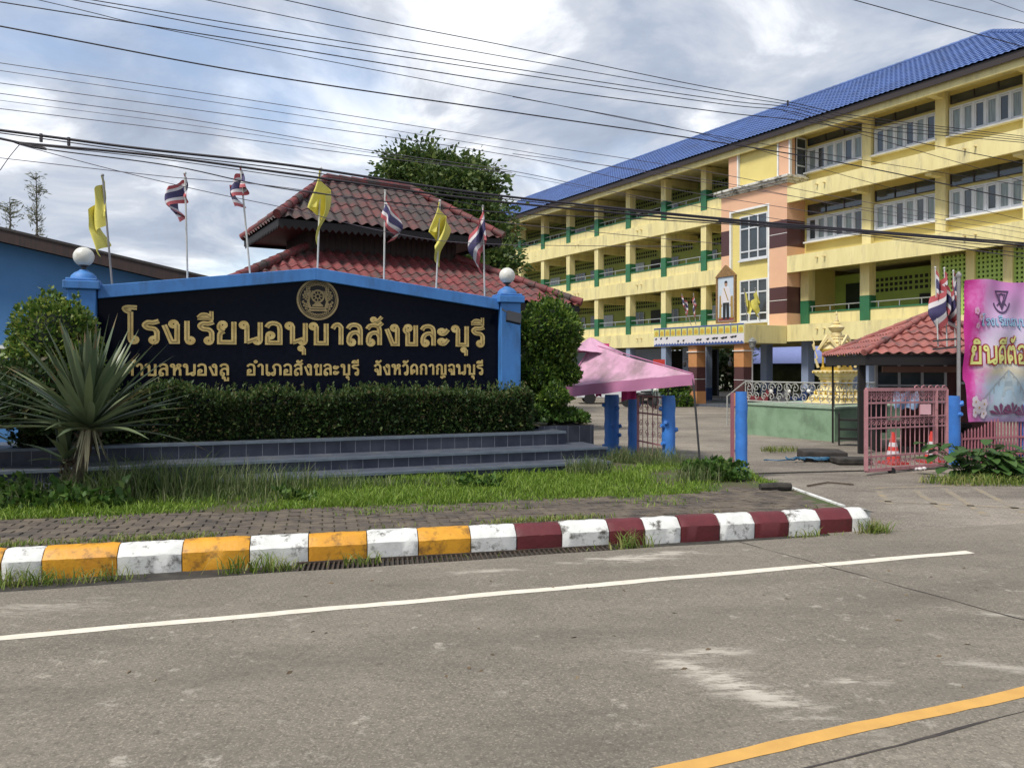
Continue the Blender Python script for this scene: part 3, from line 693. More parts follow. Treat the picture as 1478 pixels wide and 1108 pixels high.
pl = thing('planter_box', 'dark tiled planter box at the end of the sign steps under the clipped shrub', 'planter', sign.location, SR)
b = MB(); b.box(.30, 1.25, -.55, -.45, .1, .69); b.box(1.15, 1.25, -.45, .85, .1, .69); b.box(.30, 1.15, .75, .85, .1, .69); b.box(.30, .40, -.45, .75, .1, .688)
b.build('wall', M['riser'], pl)
b = MB(); b.box(.41, 1.14, -.44, .74, .3, .66); b.build('soil', M['soil'], pl)
# clipped hedge
hd = thing('clipped_hedge', 'long clipped dark green hedge along the foot of the black sign', 'hedge', sign.location, SR)
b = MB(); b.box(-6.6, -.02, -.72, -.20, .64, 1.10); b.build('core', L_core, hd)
n = 26000; u = rng.uniform(-6.7, .08, n); f = rng.uniform(0, 1, n)
front = f < .62
top_z = 1.20 + .035*np.sin(u*2.3) + .03*np.sin(u*5.1 + 1) + .10*np.exp(-((u + 5.0)/.35)**2) + .10*np.exp(-((u + 3.65)/.22)**2)
C = np.zeros((n, 3)); D = np.zeros((n, 3))
C[:, 0] = u
tt = rng.uniform(0, 1, n)
C[:, 1] = np.where(front, -.80 + .06*np.sin(u*3.3) * tt + rng.normal(0, .035, n), rng.uniform(-.80, -.12, n))
C[:, 2] = np.where(front, .64 + (top_z - .62) * tt ** .9, top_z + rng.normal(0, .03, n))
D[:, 1] = np.where(front, -1, -.2); D[:, 2] = np.where(front, .35, 1)
g1 = leaves(C, D, .055, .030, None, '')
n2 = 3800; u = rng.uniform(-6.4, .0, n2); sp_ = np.round(u * 14) / 14 + rng.normal(0, .012, n2); z = rng.uniform(0, .19, n2) * (.3 + .7*np.abs(np.sin(sp_*17)))
C2 = np.stack([sp_, -.62 + .35*np.sin(sp_*31), 1.21 + z], 1); g2 = leaves(C2, np.tile([0, 0, 1.0], (n2, 1)), .045, .018, None, '')
endn = 1800; C3 = np.stack([.06 + rng.normal(0, .04, endn), rng.uniform(-.8, -.15, endn), rng.uniform(.64, 1.2, endn)], 1); g3 = leaves(C3, np.tile([1.0, 0, .3], (endn, 1)), .055, .03, None, '')
nt_ = 5200; u = rng.uniform(-6.7, .06, nt_); tz = np.interp(u, np.linspace(-6.7, .06, 400), 1.20 + .035*np.sin(np.linspace(-6.7, .06, 400)*2.3) + .03*np.sin(np.linspace(-6.7, .06, 400)*5.1 + 1))
C4 = np.stack([u, rng.uniform(-.84, -.12, nt_), tz + .02 + rng.normal(0, .03, nt_) + .10*np.exp(-((u + 5.0)/.35)**2) + .10*np.exp(-((u + 3.65)/.22)**2)], 1); C4[:, 2] -= np.where(C4[:, 1] < -.74, rng.uniform(0, .12, nt_), 0)
g4 = leaves(C4, np.tile([0, -.3, 1.0], (nt_, 1)), .055, .026, None, '')
n5 = 260; C5 = np.stack([rng.uniform(-6.5, 0, n5), np.full(n5, -.85), rng.uniform(.66, 1.15, n5)], 1); g5 = leaves(C5, np.tile([0, -1.0, .2], (n5, 1)), .06, .03, None, '')
build_leaves([g1, g3], 'foliage', L_hedge, hd); build_leaves([g2, g4, g5], 'new_shoots', L_shoot, hd)

def shrub(name, label, cat, blobs, m_, dens, l, w, trunk=None, sprigs=0, zmin=-1):
    t = thing(name, label, cat, trunk[0] if trunk else blobs[0][0])
    inv = Vector(t.location)
    gs = []; bc = MB()
    for (c, r) in blobs:
        c = Vector(c) - inv; area = (r[0]*r[1] + r[0]*r[2] + r[1]*r[2]); C, D = shell(c, r, int(dens * area), .80, 1.06, .07, zmin)
        gs.append(leaves(C, D, l, w, None, '', up=.2))
        x = blob(c, r, None, '', None, .78); bc.add(x.v, x.f)
        for k in range(sprigs):
            a = random.uniform(0, 6.28); q = random.uniform(0, .8); n_ = 14
            base = np.array(c) + np.array((r[0]*q*math.cos(a), r[1]*q*math.sin(a), r[2]*math.sqrt(1-q*q)))
            hh = random.uniform(.05, .22); C = base + np.stack([rng.normal(0, .02, n_), rng.normal(0, .02, n_), rng.uniform(0, hh, n_)], 1)
            gs.append(leaves(C, np.tile([0, 0, 1.0], (n_, 1)), l, w, None, ''))
    build_leaves(gs, 'foliage', m_, t)
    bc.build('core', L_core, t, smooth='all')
    if trunk:
        b = MB(); b.tube([Vector(p) - inv for p in trunk], [.05, .045, .035][:len(trunk)] if len(trunk) < 4 else .04, 9); b.build('trunk', M['bark'], t, smooth=True)
    return t
q = lambda x, y, Y: P(x, y, Y)
c0 = q(794, 490, 12.85)
shrub('topiary_shrub', 'clipped round topiary shrub in tiers at the right end of the sign', 'shrub',
      [(q(792, 480, 12.85), (.53, .5, .50)), (q(776, 538, 12.85), (.38, .36, .26)), (q(819, 540, 12.8), (.22, .22, .17)), (q(772, 575, 12.9), (.25, .25, .22)), (q(800, 573, 12.4), (.25, .22, .14))], L_topi, 9500, .062, .036,
      [Vector((c0.x, c0.y, .6)), Vector((c0.x + .03, c0.y, 1.2)), Vector((c0.x, c0.y, 2.0))], 12)
shrub('planter_ground_cover', 'low leafy ground cover filling the planter below the topiary', 'plant',
      [(q(765, 598, 12.5), (.38, .35, .16)), (q(812, 602, 12.6), (.36, .34, .15)), (q(838, 604, 12.6), (.12, .3, .10))], L_ground, 6000, .07, .04, zmin=-.4)
c0 = q(78, 492, 9.75)
shrub('round_bush', 'bright yellow-green round bush overlapping the left pillar of the sign', 'bush',
      [(c0, (.50, .48, .50)), (q(62, 545, 9.6), (.44, .42, .42)), (q(108, 520, 9.7), (.30, .3, .40))], L_bush, 6500, .06, .036,
      [Vector((c0.x, c0.y, .3)), Vector((c0.x, c0.y, 1.0)), Vector((c0.x, c0.y, 1.9))], 16)
shrub('dark_bush', 'low dark green bush at the left edge behind the spiky plants', 'bush',
      [(q(10, 585, 9.0), (.55, .4, .33)), (q(100, 600, 9.2), (.5, .35, .26)), (q(-90, 580, 8.9), (.6, .4, .36)), (q(45, 560, 9.3), (.4, .4, .36))], L_hedge, 8000, .06, .036, zmin=-.7)

# ------------------------------------------------------------------ yuccas
def yucca(name, label, base, head, nl, length, seed, dead=True, k_=1.0):
    rr = random.Random(seed); t = thing(name, label, 'plant', base)
    hb = Vector(head) - Vector(base); b = MB()
    path = [Vector((0, 0, -.05)), hb * .35 + Vector((.035, 0, 0)), hb * .7 + Vector((.03, 0, 0)), hb]
    b.tube(path, [.085 * k_, .07 * k_, .065 * k_, .06 * k_], 12)
    for i in range(60):
        z = rr.uniform(.2, 1); p = hb * z; a = rr.uniform(0, 6.28); d = Vector((math.cos(a), math.sin(a), .9)); b.tube([p + d*.04*k_, p + d * .10*k_], [.025*k_, .005], 4)
    b.build('trunk', M['bark'], t)
    b = MB()
    for i in range(nl):
        a = i * 2.39996 + rr.uniform(-.3, .3); k = (i + .5) / nl
        el = R(89 - 84 * k ** 1.15 + rr.uniform(-7, 7)); Lg = length * rr.uniform(.8, 1.12) * (.82 if k < .15 else 1)
        d = Vector((math.cos(a)*math.cos(el), math.sin(a)*math.cos(el), math.sin(el))); s = Vector((-math.sin(a), math.cos(a), 0))
        up = s.cross(d) * -1
        if up.z < 0: up = -up
        w = rr.uniform(.06, .092); bend = rr.uniform(.0, .16) * (1 if k > .4 else .35) + (.18 if (k > .9 and rr.random() < .4) else 0)
        p0 = hb + Vector((0, 0, .10 * (1 - k) - .05)) + d * .04; ns = 7; sway = rr.uniform(-.07, .07); vs = []
        for j in range(ns + 1):
            t_ = j / ns; c = p0 + d * Lg * t_ - Vector((0, 0, 1)) * bend * Lg * t_ ** 2.3 + s * sway * Lg * t_ * t_ 
            ww = w * (.55 + 1.2 * t_ * (1 - t_) + .35 * (1 - t_)) * (1 if t_ < .55 else max(0.02, 1 - ((t_ - .55) / .45) ** 1.6))
            vs += [c + s * ww/2 + up * ww * .22, c, c - s * ww/2 + up * ww * .22]
        nb = ns - (1 if rr.random() < .3 else 0) if rr.random() > .03 else 2
        fa = [f for j in range(ns) for f in ((j*3, j*3+1, j*3+4, j*3+3), (j*3+1, j*3+2, j*3+5, j*3+4))]
        b.add(vs, fa[:nb*2], 0); vb = len(b.v) - len(vs)
        for f in fa[nb*2:]: b.f.append([vb + q for q in f]); b.m.append(1)
    b.build('foliage', [L_yucca, L_tip], t, smooth='all')
    if dead:
        b = MB()
        for i in range(26):
            a = rr.uniform(0, 6.28); Lg = rr.uniform(.25, .5); d = Vector((math.cos(a)*.35, math.sin(a)*.35, -1)).normalized(); s = Vector((-math.sin(a), math.cos(a), 0)); p0 = hb + Vector((math.cos(a)*.07, math.sin(a)*.07, -.02))
            b.add([p0 - s*.02, p0 + s*.02, p0 + d*Lg*.6 + s*.014, p0 + d*Lg*.6 - s*.014, p0 + d*Lg], [(0, 1, 2, 3), (3, 2, 4)])
        b.build('withered_leaves', leafmat('withered_leaf', [(.05, .055, .03), (.16, .14, .08), (.36, .34, .22)], .8, .1), t)
    return t
bz = G(97, 722, .2)
yucca('yucca_plant', 'large spiky yucca with a short bare trunk in front of the school sign', bz, P(128, 616, 8.25), 112, 1.08, 4)
yucca('yucca_plant', 'spiky yucca cut off by the left edge of the picture', Vector((-5.62, 7.9, .2)), Vector((-5.58, 7.9, .98)), 70, .72, 11)
yucca('yucca_offshoot', 'small young yucca at the foot of the big yucca trunk', P(88, 690, 8.3), P(95, 662, 8.3), 24, .42, 5, False, .35)

# ------------------------------------------------------------------ lawn grass, weeds, tufts
def lawn_pts(n, x0, x1, f0, f1):
    X = rng.uniform(x0, x1, n); t = rng.uniform(f0, f1, n) 
    Yb = np.array([back(x) for x in X]) - .05
    # front of the bottom step in world space
    Yt = np.array([12.5 + .364 * (x + .066) - 2.1 / .934 * 1.0 for x in X]); Yt = np.where(X > 1.2, 11.2 - .0*X, Yt)
    Yt = np.minimum(Yt, np.where(X > 2.2, 11.2 - (X - 2.2) * .9, 99))
    Y = Yb + (Yt - Yb) * t; return np.stack([X, Y, np.full(n, PZ - .01)], 1)
def dens(P0, k, thr):   # thin out in patches
    v = np.sin(P0[:, 0]*2.1 + P0[:, 1]*1.3) + np.sin(P0[:, 0]*5.3 - P0[:, 1]*3.1) * .6 + np.sin(P0[:, 0]*.9 + 2) + rng.normal(0, .5, len(P0)); return P0[v > thr]
Pg = lawn_pts(56000, -6.5, 3.15, 0, 1); Pg = dens(Pg, 1, -1.15)
fr = lawn_pts(5000, -7, 3.1, -.25, .1)
hmod = .5 + .9 * np.clip(np.sin(Pg[:, 0]*1.9 + 1) * np.sin(Pg[:, 1]*3.7) + .6 * np.sin(Pg[:, 0]*4.7 + Pg[:, 1]*2), -.4, 1.2)
which = rng.uniform(0, 1, len(Pg)) < np.clip(hmod - .5, .12, .9)
build_blades([blades(Pg[~which], .045, .010, .9), blades(Pg[which], .095, .009, .8), blades(dens(fr, 1, .5), .05, .009, .8)], 'lawn_grass', L_grass); tag(bpy.data.objects['lawn_grass'], 'short bright green grass on the strip before the steps', 'grass', kind='stuff')
def patch(c, rx, ry, n): 
    a = rng.uniform(0, 6.28, n); r = np.sqrt(rng.uniform(0, 1, n)) ; return np.stack([c[0] + rx*r*np.cos(a), c[1] + ry*r*np.sin(a), np.full(n, c[2])], 1)
ws = []
for (x, y, rx, ry, n, h, z) in ((150, 724, .45, .22, 420, .38, .19), (225, 718, .6, .28, 560, .44, .19), (300, 716, .6, .28, 480, .38, .19), (370, 712, .6, .25, 380, .32, .19), (450, 708, .6, .2, 300, .24, .19), (40, 728, .7, .3, 420, .30, .19), (270, 722, 1.2, .3, 700, .16, .19), (560, 702, .9, .16, 450, .13, .19), (930, 676, .6, .35, 1100, .32, -.01), (975, 684, .4, .3, 600, .28, -.01), (880, 672, .5, .3, 600, .27, -.01), (850, 684, .3, .2, 350, .25, .19), (1010, 694, .3, .2, 300, .22, .19)):
    c = G(x, y, z); ws.append(blades(patch((c.x, c.y, z), rx, ry, n), h, .008, .5))
build_blades(ws, 'tall_weeds', L_weed); tag(bpy.data.objects['tall_weeds'], 'tall pale seeding weeds before the steps and posts', 'weeds', kind='stuff')
gsets = []
for (x, y, rx, ry, n) in ((20, 700, 1.0, .5, 1500), (180, 715, .6, .25, 500), (60, 730, .9, .25, 900), (430, 722, .25, .10, 90), (690, 702, .30, .12, 110), (1040, 691, .36, .22, 600), (1020, 690, .3, .2, 300), (-120, 720, 1.2, .6, 1200)):
    c = G(x, y, .2); p_ = patch((c.x, c.y, .22), rx, ry, n); p_[:, 2] += rng.uniform(0, .22, n) * np.abs(np.sin(p_[:, 0] * 5 + p_[:, 1] * 7)) * (1 if x < 300 or x > 1000 else .6)
    gsets.append(leaves(p_, np.tile([0, -.3, .8], (n, 1)), .085, .05, None, ''))
build_leaves(gsets, 'broadleaf_weeds', L_ground); tag(bpy.data.objects['broadleaf_weeds'], 'patches of broad leaved weeds in the lawn', 'weeds', kind='stuff')
ts = []
for (x, y, rx, n, h) in ((15, 846, .36, 110, .15), (70, 842, .25, 90, .13), (150, 836, .3, 90, .13), (365, 822, .28, 120, .17), (415, 818, .14, 40, .11), (520, 808, .20, 70, .12), (880, 780, .12, 30, .09), (905, 778, .20, 110, .18), (1160, 766, .22, 70, .11), (1250, 757, .14, 200, .17), (1285, 762, .2, 70, .05), (640, 800, .5, 14, .08), (800, 788, .5, 14, .08)):
    X = kerbX(x); c = kp(X, -.10, -.035); pp = np.array(c) + np.outer(rng.normal(0, rx*.5, n), np.array(kd)) + np.outer(rng.normal(-.02, .035, n), np.array(kn)); ts.append(blades(pp, h, .010, .8))
build_blades(ts, 'kerb_grass', L_tuft); tag(bpy.data.objects['kerb_grass'], 'scruffy grass tufts growing from the gutter under the kerb', 'grass', kind='stuff')
# grass in the joints behind the kerb
n = 5200; X = rng.uniform(-7, 3.1, n); v = np.sin(X*1.7 + 1) + .7*np.sin(X*4.1) + rng.normal(0, .35, n); X = X[v > .35]
pp = np.array([np.array(kp(x, .19 + abs(random.gauss(0, .09)), PZ)) for x in X]); build_blades([blades(pp, .045, .009, .9)], 'verge_grass', L_tuft); tag(bpy.data.objects['verge_grass'], 'thin grass growing between the kerb and the pavers', 'grass', kind='stuff')

# ------------------------------------------------------------------ flags
def flag_mesh(L_, W_, mats, kind, seed, slant=.5):
    """limp flag hanging down from the top of a pole at the origin (local z down)."""
    rr = random.Random(seed); a, c = rr.uniform(0, 6), rr.uniform(.7, 1.3); side = rr.choice((-1, 1)); lean = rr.uniform(.2, .55)
    h = L_ * rr.uniform(.42, .54); tw = rr.uniform(.7, 1.25); f1, f2 = rr.uniform(5, 8), rr.uniform(11, 16); back_ = rr.uniform(.05, .40)
    def fn(u, v):
        z = -v * h * (1 - .10 * u) - .50 * L_ * u ** 1.15 * (.80 + .30 * v) - .012 * math.sin(u * f2 + a)
        dn = min(1.0, -z / (.62 * L_)); sp = math.sin(min(u * 1.2, 1) * math.pi / 2)
        x = side * W_ * (sp * (.80 - .40 * v * tw) - back_) * (.12 + .88 * dn) * (1 if u > 0 else 0) + W_ * (.15 * math.sin(u * f1 + v * 2.5 + a) * u + .04 * math.sin(u * f2 + v * 5)) * dn
        if -z > .66 * L_: x *= max(.25, 1 - (-z / L_ - .66) * 2.0)
        y = W_ * .34 * math.sin(u * f1 * 1.5 + a + v * 1.5) * (.2 + u) + W_ * .10 * math.sin(u * f2 + v * 4)
        return (x, y - .02, z)
    def mf(u, v):
        if kind == 'yellow': return 0
        return 0 if v < .17 or v > .83 else (1 if v < .33 or v > .67 else 2)
    b = MB(); b.grid(fn, 44, 40, mf); return b
def flagpole(name, label, base, top, mats, kind, L_, W_, seed, group, polem, r=.014, slant=.5):
    base, top = Vector(base), Vector(top); t = thing(name, label, 'flag', base, 0, group)
    b = MB(); b.tube([Vector((0, 0, 0)), top - base], r, 8); b.ball(top - base, r * 1.6, 8); b.build('pole', polem, t, smooth=True)
    f = flag_mesh(L_, W_, mats, kind, seed, slant).build('cloth', mats, t, smooth='all')
    f.location = (top - base) * .985
    d = (base - top).normalized(); f.rotation_euler = (0, math.atan2(-d.x, -d.z) * 1.0, random.uniform(-.3, .3))
    return t
THAI = [M['fred'], M['fwhite'], M['fblue']]
fl = [((163, 412), (148, 253), 'y', 118, 24, 'plain yellow flag at the left end of the sign top'),
      ((271, 404), (267, 250), 't', 72, 34, 'torn red white and blue flag beside the leftmost yellow flag'),
      ((362, 395), (347, 240), 't', 64, 30, 'limp tricolour flag left of the sign peak'),
      ((458, 386), (463, 243), 'y', 105, 27, 'yellow flag standing above the round emblem of the sign'),
      ((554, 402), (556, 275), 't', 78, 23, 'faded tricolour flag between two yellow flags on the sign'),
      ((629, 419), (635, 290), 'y', 98, 29, 'yellow flag with a small crest on the right slope of the sign'),
      ((700, 440), (697, 298), 't', 95, 18, 'tricolour flag nearest the right pillar lamp of the sign')]
for i, (bp_, tp, k, Lp, Wp, lab) in enumerate(fl):
    lx = lxat(bp_[0]); w = SM @ Vector((lx, .23, 0)); Y = w.y
    base = P(bp_[0], bp_[1] + 12, Y); top = P(tp[0], tp[1], Y)
    flagpole('flag', lab, base, top, [M['flagyellow']] if k == 'y' else THAI, 'yellow' if k == 'y' else 'thai', Lp * Y / FPX, Wp * Y / FPX * (1.75, 1.5, 1.5, 1.7, 1.7, 1.7, 1.9)[i], 20 + i * 3, 'flags along the top of the sign', M['pole'] if i else M['dpole'], slant=(.5, .9, .7, 0, .3, 0, .2)[i])

# ------------------------------------------------------------------ tiled roofs
def roof_face(mb, e0, e1, r0, r1, wave, course, amp=.03, step=.02, m=0, seg=4):
    """corrugated tile face: eave e0-e1, ridge r0-r1 (hip ends cut where the face narrows)."""
    e0, e1, r0, r1 = map(Vector, (e0, e1, r0, r1)); ux = (e1 - e0); W = ux.length; ux.normalize()
    h = (r0 - e0); sl = h - ux * h.dot(ux); H = sl.length; sl.normalize(); nm = ux.cross(sl).normalized()
    a0, a1 = (r0 - e0).dot(ux), (r1 - e0).dot(ux)
    def vmax(u):
        v = 1.0
        if a0 > 1e-3 and u < a0: v = min(v, u / a0)
        if W - a1 > 1e-3 and u > a1: v = min(v, (W - u) / (W - a1))
        return max(v, 0) * H
    nu = max(4, int(W / wave * seg)); us = [W * i / nu for i in range(nu + 1)]
    vs = []; k = 0
    while k * course < H: vs += [(k * course, step), (min((k + 1) * course, H), 0)]; k += 1
    V = []
    for (v, s) in vs:
        for u in us:
            vv = min(v, vmax(u)); ss = s if v <= vmax(u) else 0
            V.append(e0 + ux * u + sl * vv + nm * (amp * math.cos(2 * math.pi * u / wave) + ss))
    n = nu + 1
    F = []
    for j in range(len(vs) - 1):
        for i in range(nu):
            if vs[j][0] >= max(vmax(us[i]), vmax(us[i+1])) + 1e-6: continue
            F.append((j*n+i, j*n+i+1, (j+1)*n+i+1, (j+1)*n+i))
    mb.add(V, F, m)
def hip_caps(mb, a, b_, r, m=0, pitch=.33):
    a, b_ = Vector(a), Vector(b_); n = max(2, int((b_ - a).length / pitch))
    for i in range(n):
        p, q_ = a.lerp(b_, i / n), a.lerp(b_, (i + 1.06) / n); mb.tube([p, q_], [r * 1.12, r * .92], 10, m)
def hip_roof(parent, x0, x1, y0, y1, ze, rx0, rx1, ry0, ry1, zr, wave, course, amp, m_, capr, name='roof', capm=None, seg=4, step=.02):
    """eave rectangle at ze, top rectangle (or ridge line) at zr."""
    b = MB()
    roof_face(b, (x0, y0, ze), (x1, y0, ze), (rx0, ry0, zr), (rx1, ry0, zr), wave, course, amp, step, 0, seg)
    roof_face(b, (x1, y0, ze), (x1, y1, ze), (rx1, ry0, zr), (rx1, ry1, zr), wave, course, amp, step, 0, seg)
    roof_face(b, (x1, y1, ze), (x0, y1, ze), (rx1, ry1, zr), (rx0, ry1, zr), wave, course, amp, step, 0, seg)
    roof_face(b, (x0, y1, ze), (x0, y0, ze), (rx0, ry1, zr), (rx0, ry0, zr), wave, course, amp, step, 0, seg)
    rf = b.build(name, m_, parent, smooth=True)
    if capr:
        for (c, t) in (((x0, y0), (rx0, ry0)), ((x1, y0), (rx1, ry0)), ((x1, y1), (rx1, ry1)), ((x0, y1), (rx0, ry1))):
            b = MB(); hip_caps(b, (*c, ze + capr * .6), (*t, zr + capr * .6), capr); b.build('ridge_cap', capm or m_, rf, smooth=True)
        if abs(ry1 - ry0) < .01 and abs(rx1 - rx0) > .1:
            b = MB(); hip_caps(b, (rx0, ry0, zr + capr * .5), (rx1, ry1, zr + capr * .5), capr * 1.1); b.build('ridge_cap', capm or m_, rf, smooth=True)
    return rf

# ------------------------------------------------------------------ pavilion behind the sign
PA = math.atan2(.506, .863)
pav = thing('tiled_pavilion', 'dark wooden pavilion with a two tier red tiled roof behind the sign', 'pavilion', (-5.4, 18, 0), PA)
hip_roof(pav, 0, 6.0, 0, 3.86, 5.07, 1.75, 4.10, 1.93, 1.93, 6.52, .27, .48, .036, M['redtile2'], .10, 'upper_roof', M['redtile'], 6)
hip_roof(pav, -1.5, 7.5, -1.5, 5.36, 3.24, .95, 5.05, .95, 2.91, 4.53, .27, .48, .036, M['redtile'], .10, 'lower_roof', M['redtile'], 6)
b = MB(); b.box(.95, 5.05, .95, 2.91, 3.1, 5.3); 
for i in range(28): b.box(.95 + i*.1465, .965 + i*.1465, .938, .95, 4.3, 5.3)
for i in range(13): b.box(.938, .95, 1.0 + i*.147, 1.015 + i*.147, 4.3, 5.3)
b.build('upper_wall', M['wood'], pav)
b = MB()
for (za, xa, xb, ya, yb) in ((5.0, .04, 5.96, .04, 3.82), (3.17, -1.46, 7.46, -1.46, 5.32)):
    b.box(xa, xb, ya, ya + .04, za - .12, za + .04); b.box(xa, xb, yb - .04, yb, za - .12, za + .04); b.box(xa, xa + .04, ya + .04, yb - .04, za - .12, za + .04); b.box(xb - .04, xb, ya + .04, yb - .04, za - .12, za + .04)
    for k in range(int((xb - xa) / .16)):       # scalloped fretwork
        x = xa + .08 + k * .16; b.prism([(x - .07, za - .12), (x + .07, za - .12), (x, za - .20)], ya, ya + .02, 'y')
    for k in range(int((yb - ya) / .16)):
        y = ya + .08 + k * .16; b.prism([(y - .07, za - .12), (y + .07, za - .12), (y, za - .20)], xa, xa + .02, 'x')
b.build('eave_boards', M['wooddk'], pav)
b = MB(); b.box(.1, 5.9, .1, 3.76, 4.96, 5.02); b.box(-1.4, 7.4, -1.4, 5.26, 3.14, 3.18); b.build('soffit', M['redwood'], pav)
for (x, y) in ((-.9, -.9), (3, -.9), (6.9, -.9), (-.9, 4.7), (3, 4.7), (6.9, 4.7)):
    b = MB(); b.box(x - .1, x + .1, y - .1, y + .1, 0, 3.15); b.build('post', M['wooddk'], pav)
b = MB(); b.box(.6, 6.2, .6, 3.3, 0, 3.13); b.build('room', M['redwood'], pav)

# ------------------------------------------------------------------ blue house at the left
hs = thing('blue_house', 'blue gabled house with a dark brown verge board at the left edge', 'house', (-10.46, 16, 0), R(14))
ty = 4.43; sl_ = .225
b = MB(); b.prism([(-6, -.1), (7.5, -.1), (7.5, ty - .28 - 7.5*sl_), (-2.6, ty - .28 + 2.6*sl_), (-6, ty - .28 - .6*sl_)], 0, 9, 'y'); b.build('wall', M['wallblue'], hs)
b = MB()
for (a, c) in (((-2.6, ty + 2.6*sl_), (8.3, ty - 8.3*sl_)), ((-2.6, ty + 2.6*sl_), (-7, ty - 1.9*sl_))):
    v = 1 if c[0] > a[0] else -1
    pl_ = [(a[0], a[1]), (c[0], c[1]), (c[0], c[1] - .05), (a[0], a[1] - .05)]
    b.prism(pl_ if v > 0 else pl_[::-1], -.55, 9.4, 'y', 0)
    pl_ = [(a[0], a[1] - .053), (c[0], c[1] - .053), (c[0], c[1] - .29), (a[0], a[1] - .29)]
    b.prism(pl_ if v > 0 else pl_[::-1], -.53, -.48, 'y', 1)
b.build('roof', [mat('rusty_roof_sheet', (.05, .042, .04), .8, (.03, .026, .025), 4, 1), M['wood']], hs)
b = MB(); b.box(-1.9, .15, -.05, .02, 1.75, 2.05, 0); b.box(-1.9, .15, -.09, -.05, 1.98, 2.05, 1); b.build('window_ledge', [M['dark'], M['white']], hs)

# ------------------------------------------------------------------ school building
d_t = Vector((-.506, .8625, 0)); OB = Vector((14.2, 38, 0)); BROT = math.atan2(-.8625, .506)
sb = thing('school_building', 'four storey yellow school building with a blue tiled roof and green columns', 'building', OB, BROT)
def t_at(px, r, X0=14.2, Y0=38.0):
    u = (px - CX) / FPX; return (X0 + .8625*r - u*(Y0 + .506*r)) / (.506 + .8625*u)
F_ = [2.84, 6.15, 9.52]; TOP = 12.75
def part(name, fn, mats, parent=None, **k):
    b = MB(); fn(b); return b.build(name, mats, parent or sb, **k)
XL, XR = -38.0, 11.2; TL, TR = -4.55, -.25        # tower from TL to TR
for i, F in enumerate(F_):
    def band(b, F=F):
        b.box(XL, TL - .003, -.14, .12, F, F + .82); b.box(XL, TL, .12, 8.8, F + .28, F + .55)
    part('floor_band', band, [M['yellow']])
    def band2(b, F=F, i=i):
        y0 = -.95 if i > 0 else -.95
        b.box(TR + .003, XR, y0, y0 + .16, F, F + .80); b.box(TR + .003, XR, y0 + .16, 8.8, F + .32, F + .55)
    part('canopy_band', band2, [M['yellow']])
    def par(b, F=F, x0=XL, x1=TL):
        b.box(x0, x1, .02, .13, F + .82, F + 1.36, 0); b.box(x0, x1, -.01, .17, F + 1.36, F + 1.43, 1)
    part('parapet', par, [M['yellow'], M['green']])
    def rail(b, F=F):
        b.tube([(XL, .07, F + 1.68), (TL, .07, F + 1.68)], .028, 6)
        x = XL
        while x < TL: b.beam((x, .07, F + 1.43), (x, .07, F + 1.68), .035, .035); x += 1.1
    part('handrail', rail, [M['steel']])
    def cw(b, F=F):
        b.box(XL, TL, 2.6, 2.75, F + .55, F + 3.35, 0); b.box(XL, TL, 2.585, 2.6, F + .55, F + 1.35, 1)
        for x in [-6.78 - 3.34 * k for k in range(10)]:
            for q in range(12):
                for z in (2.72, 2.98): b.box(x - 3.0 + q*.23, x - 3.0 + q*.23 + .13, 2.57, 2.583, F + z, F + z + .15, 2)
    part('corridor_wall', cw, [M['olive'], M['darkgreen'] if i == 2 else M['olive'], M['dark']])
cols_l = [-6.78 - 3.34 * k for k in range(10)]
for i, F in enumerate(F_):
    Z1 = (F_ + [TOP])[i+1]
    for x in cols_l:
        def c(b, F=F, x=x, Z1=Z1):
            b.box(x - .21, x + .21, -.07, .40, F + .40, F + 1.98, 1); b.box(x - .205, x + .205, -.065, .40, F + 1.98, Z1 + .02, 0)
            b.box(x - .15, x + .15, .40, 2.6, Z1 - .30, Z1 + .1, 0)
        part('column', c, [M['yellow'], M['green']])
    # classroom doors, windows and vent blocks on the corridor wall
    for k in range(9):
        x = cols_l[k] - 1.0
        def w(b, F=F, x=x):
            b.box(x - 1.9, x - .55, 2.54, 2.585, F + 1.45, F + 2.45, 0)
            for q in range(4): b.box(x - 1.9 + .01 + q*.44, x - 1.9 + .04 + q*.44, 2.52, 2.54, F + 1.45, F + 2.45, 1)
        part('classroom_window', w, [M['glass'] if (k + i) % 3 else M['paleblue'], M['winframe']])
        if k % 2 == 0:
            def dr(b, F=F, x=x): b.box(x + .15, x + 1.05, 2.54, 2.584, F + .56, F + 2.5)
            part('classroom_door', dr, [M['dark'] if k % 4 else M['greyblue']])
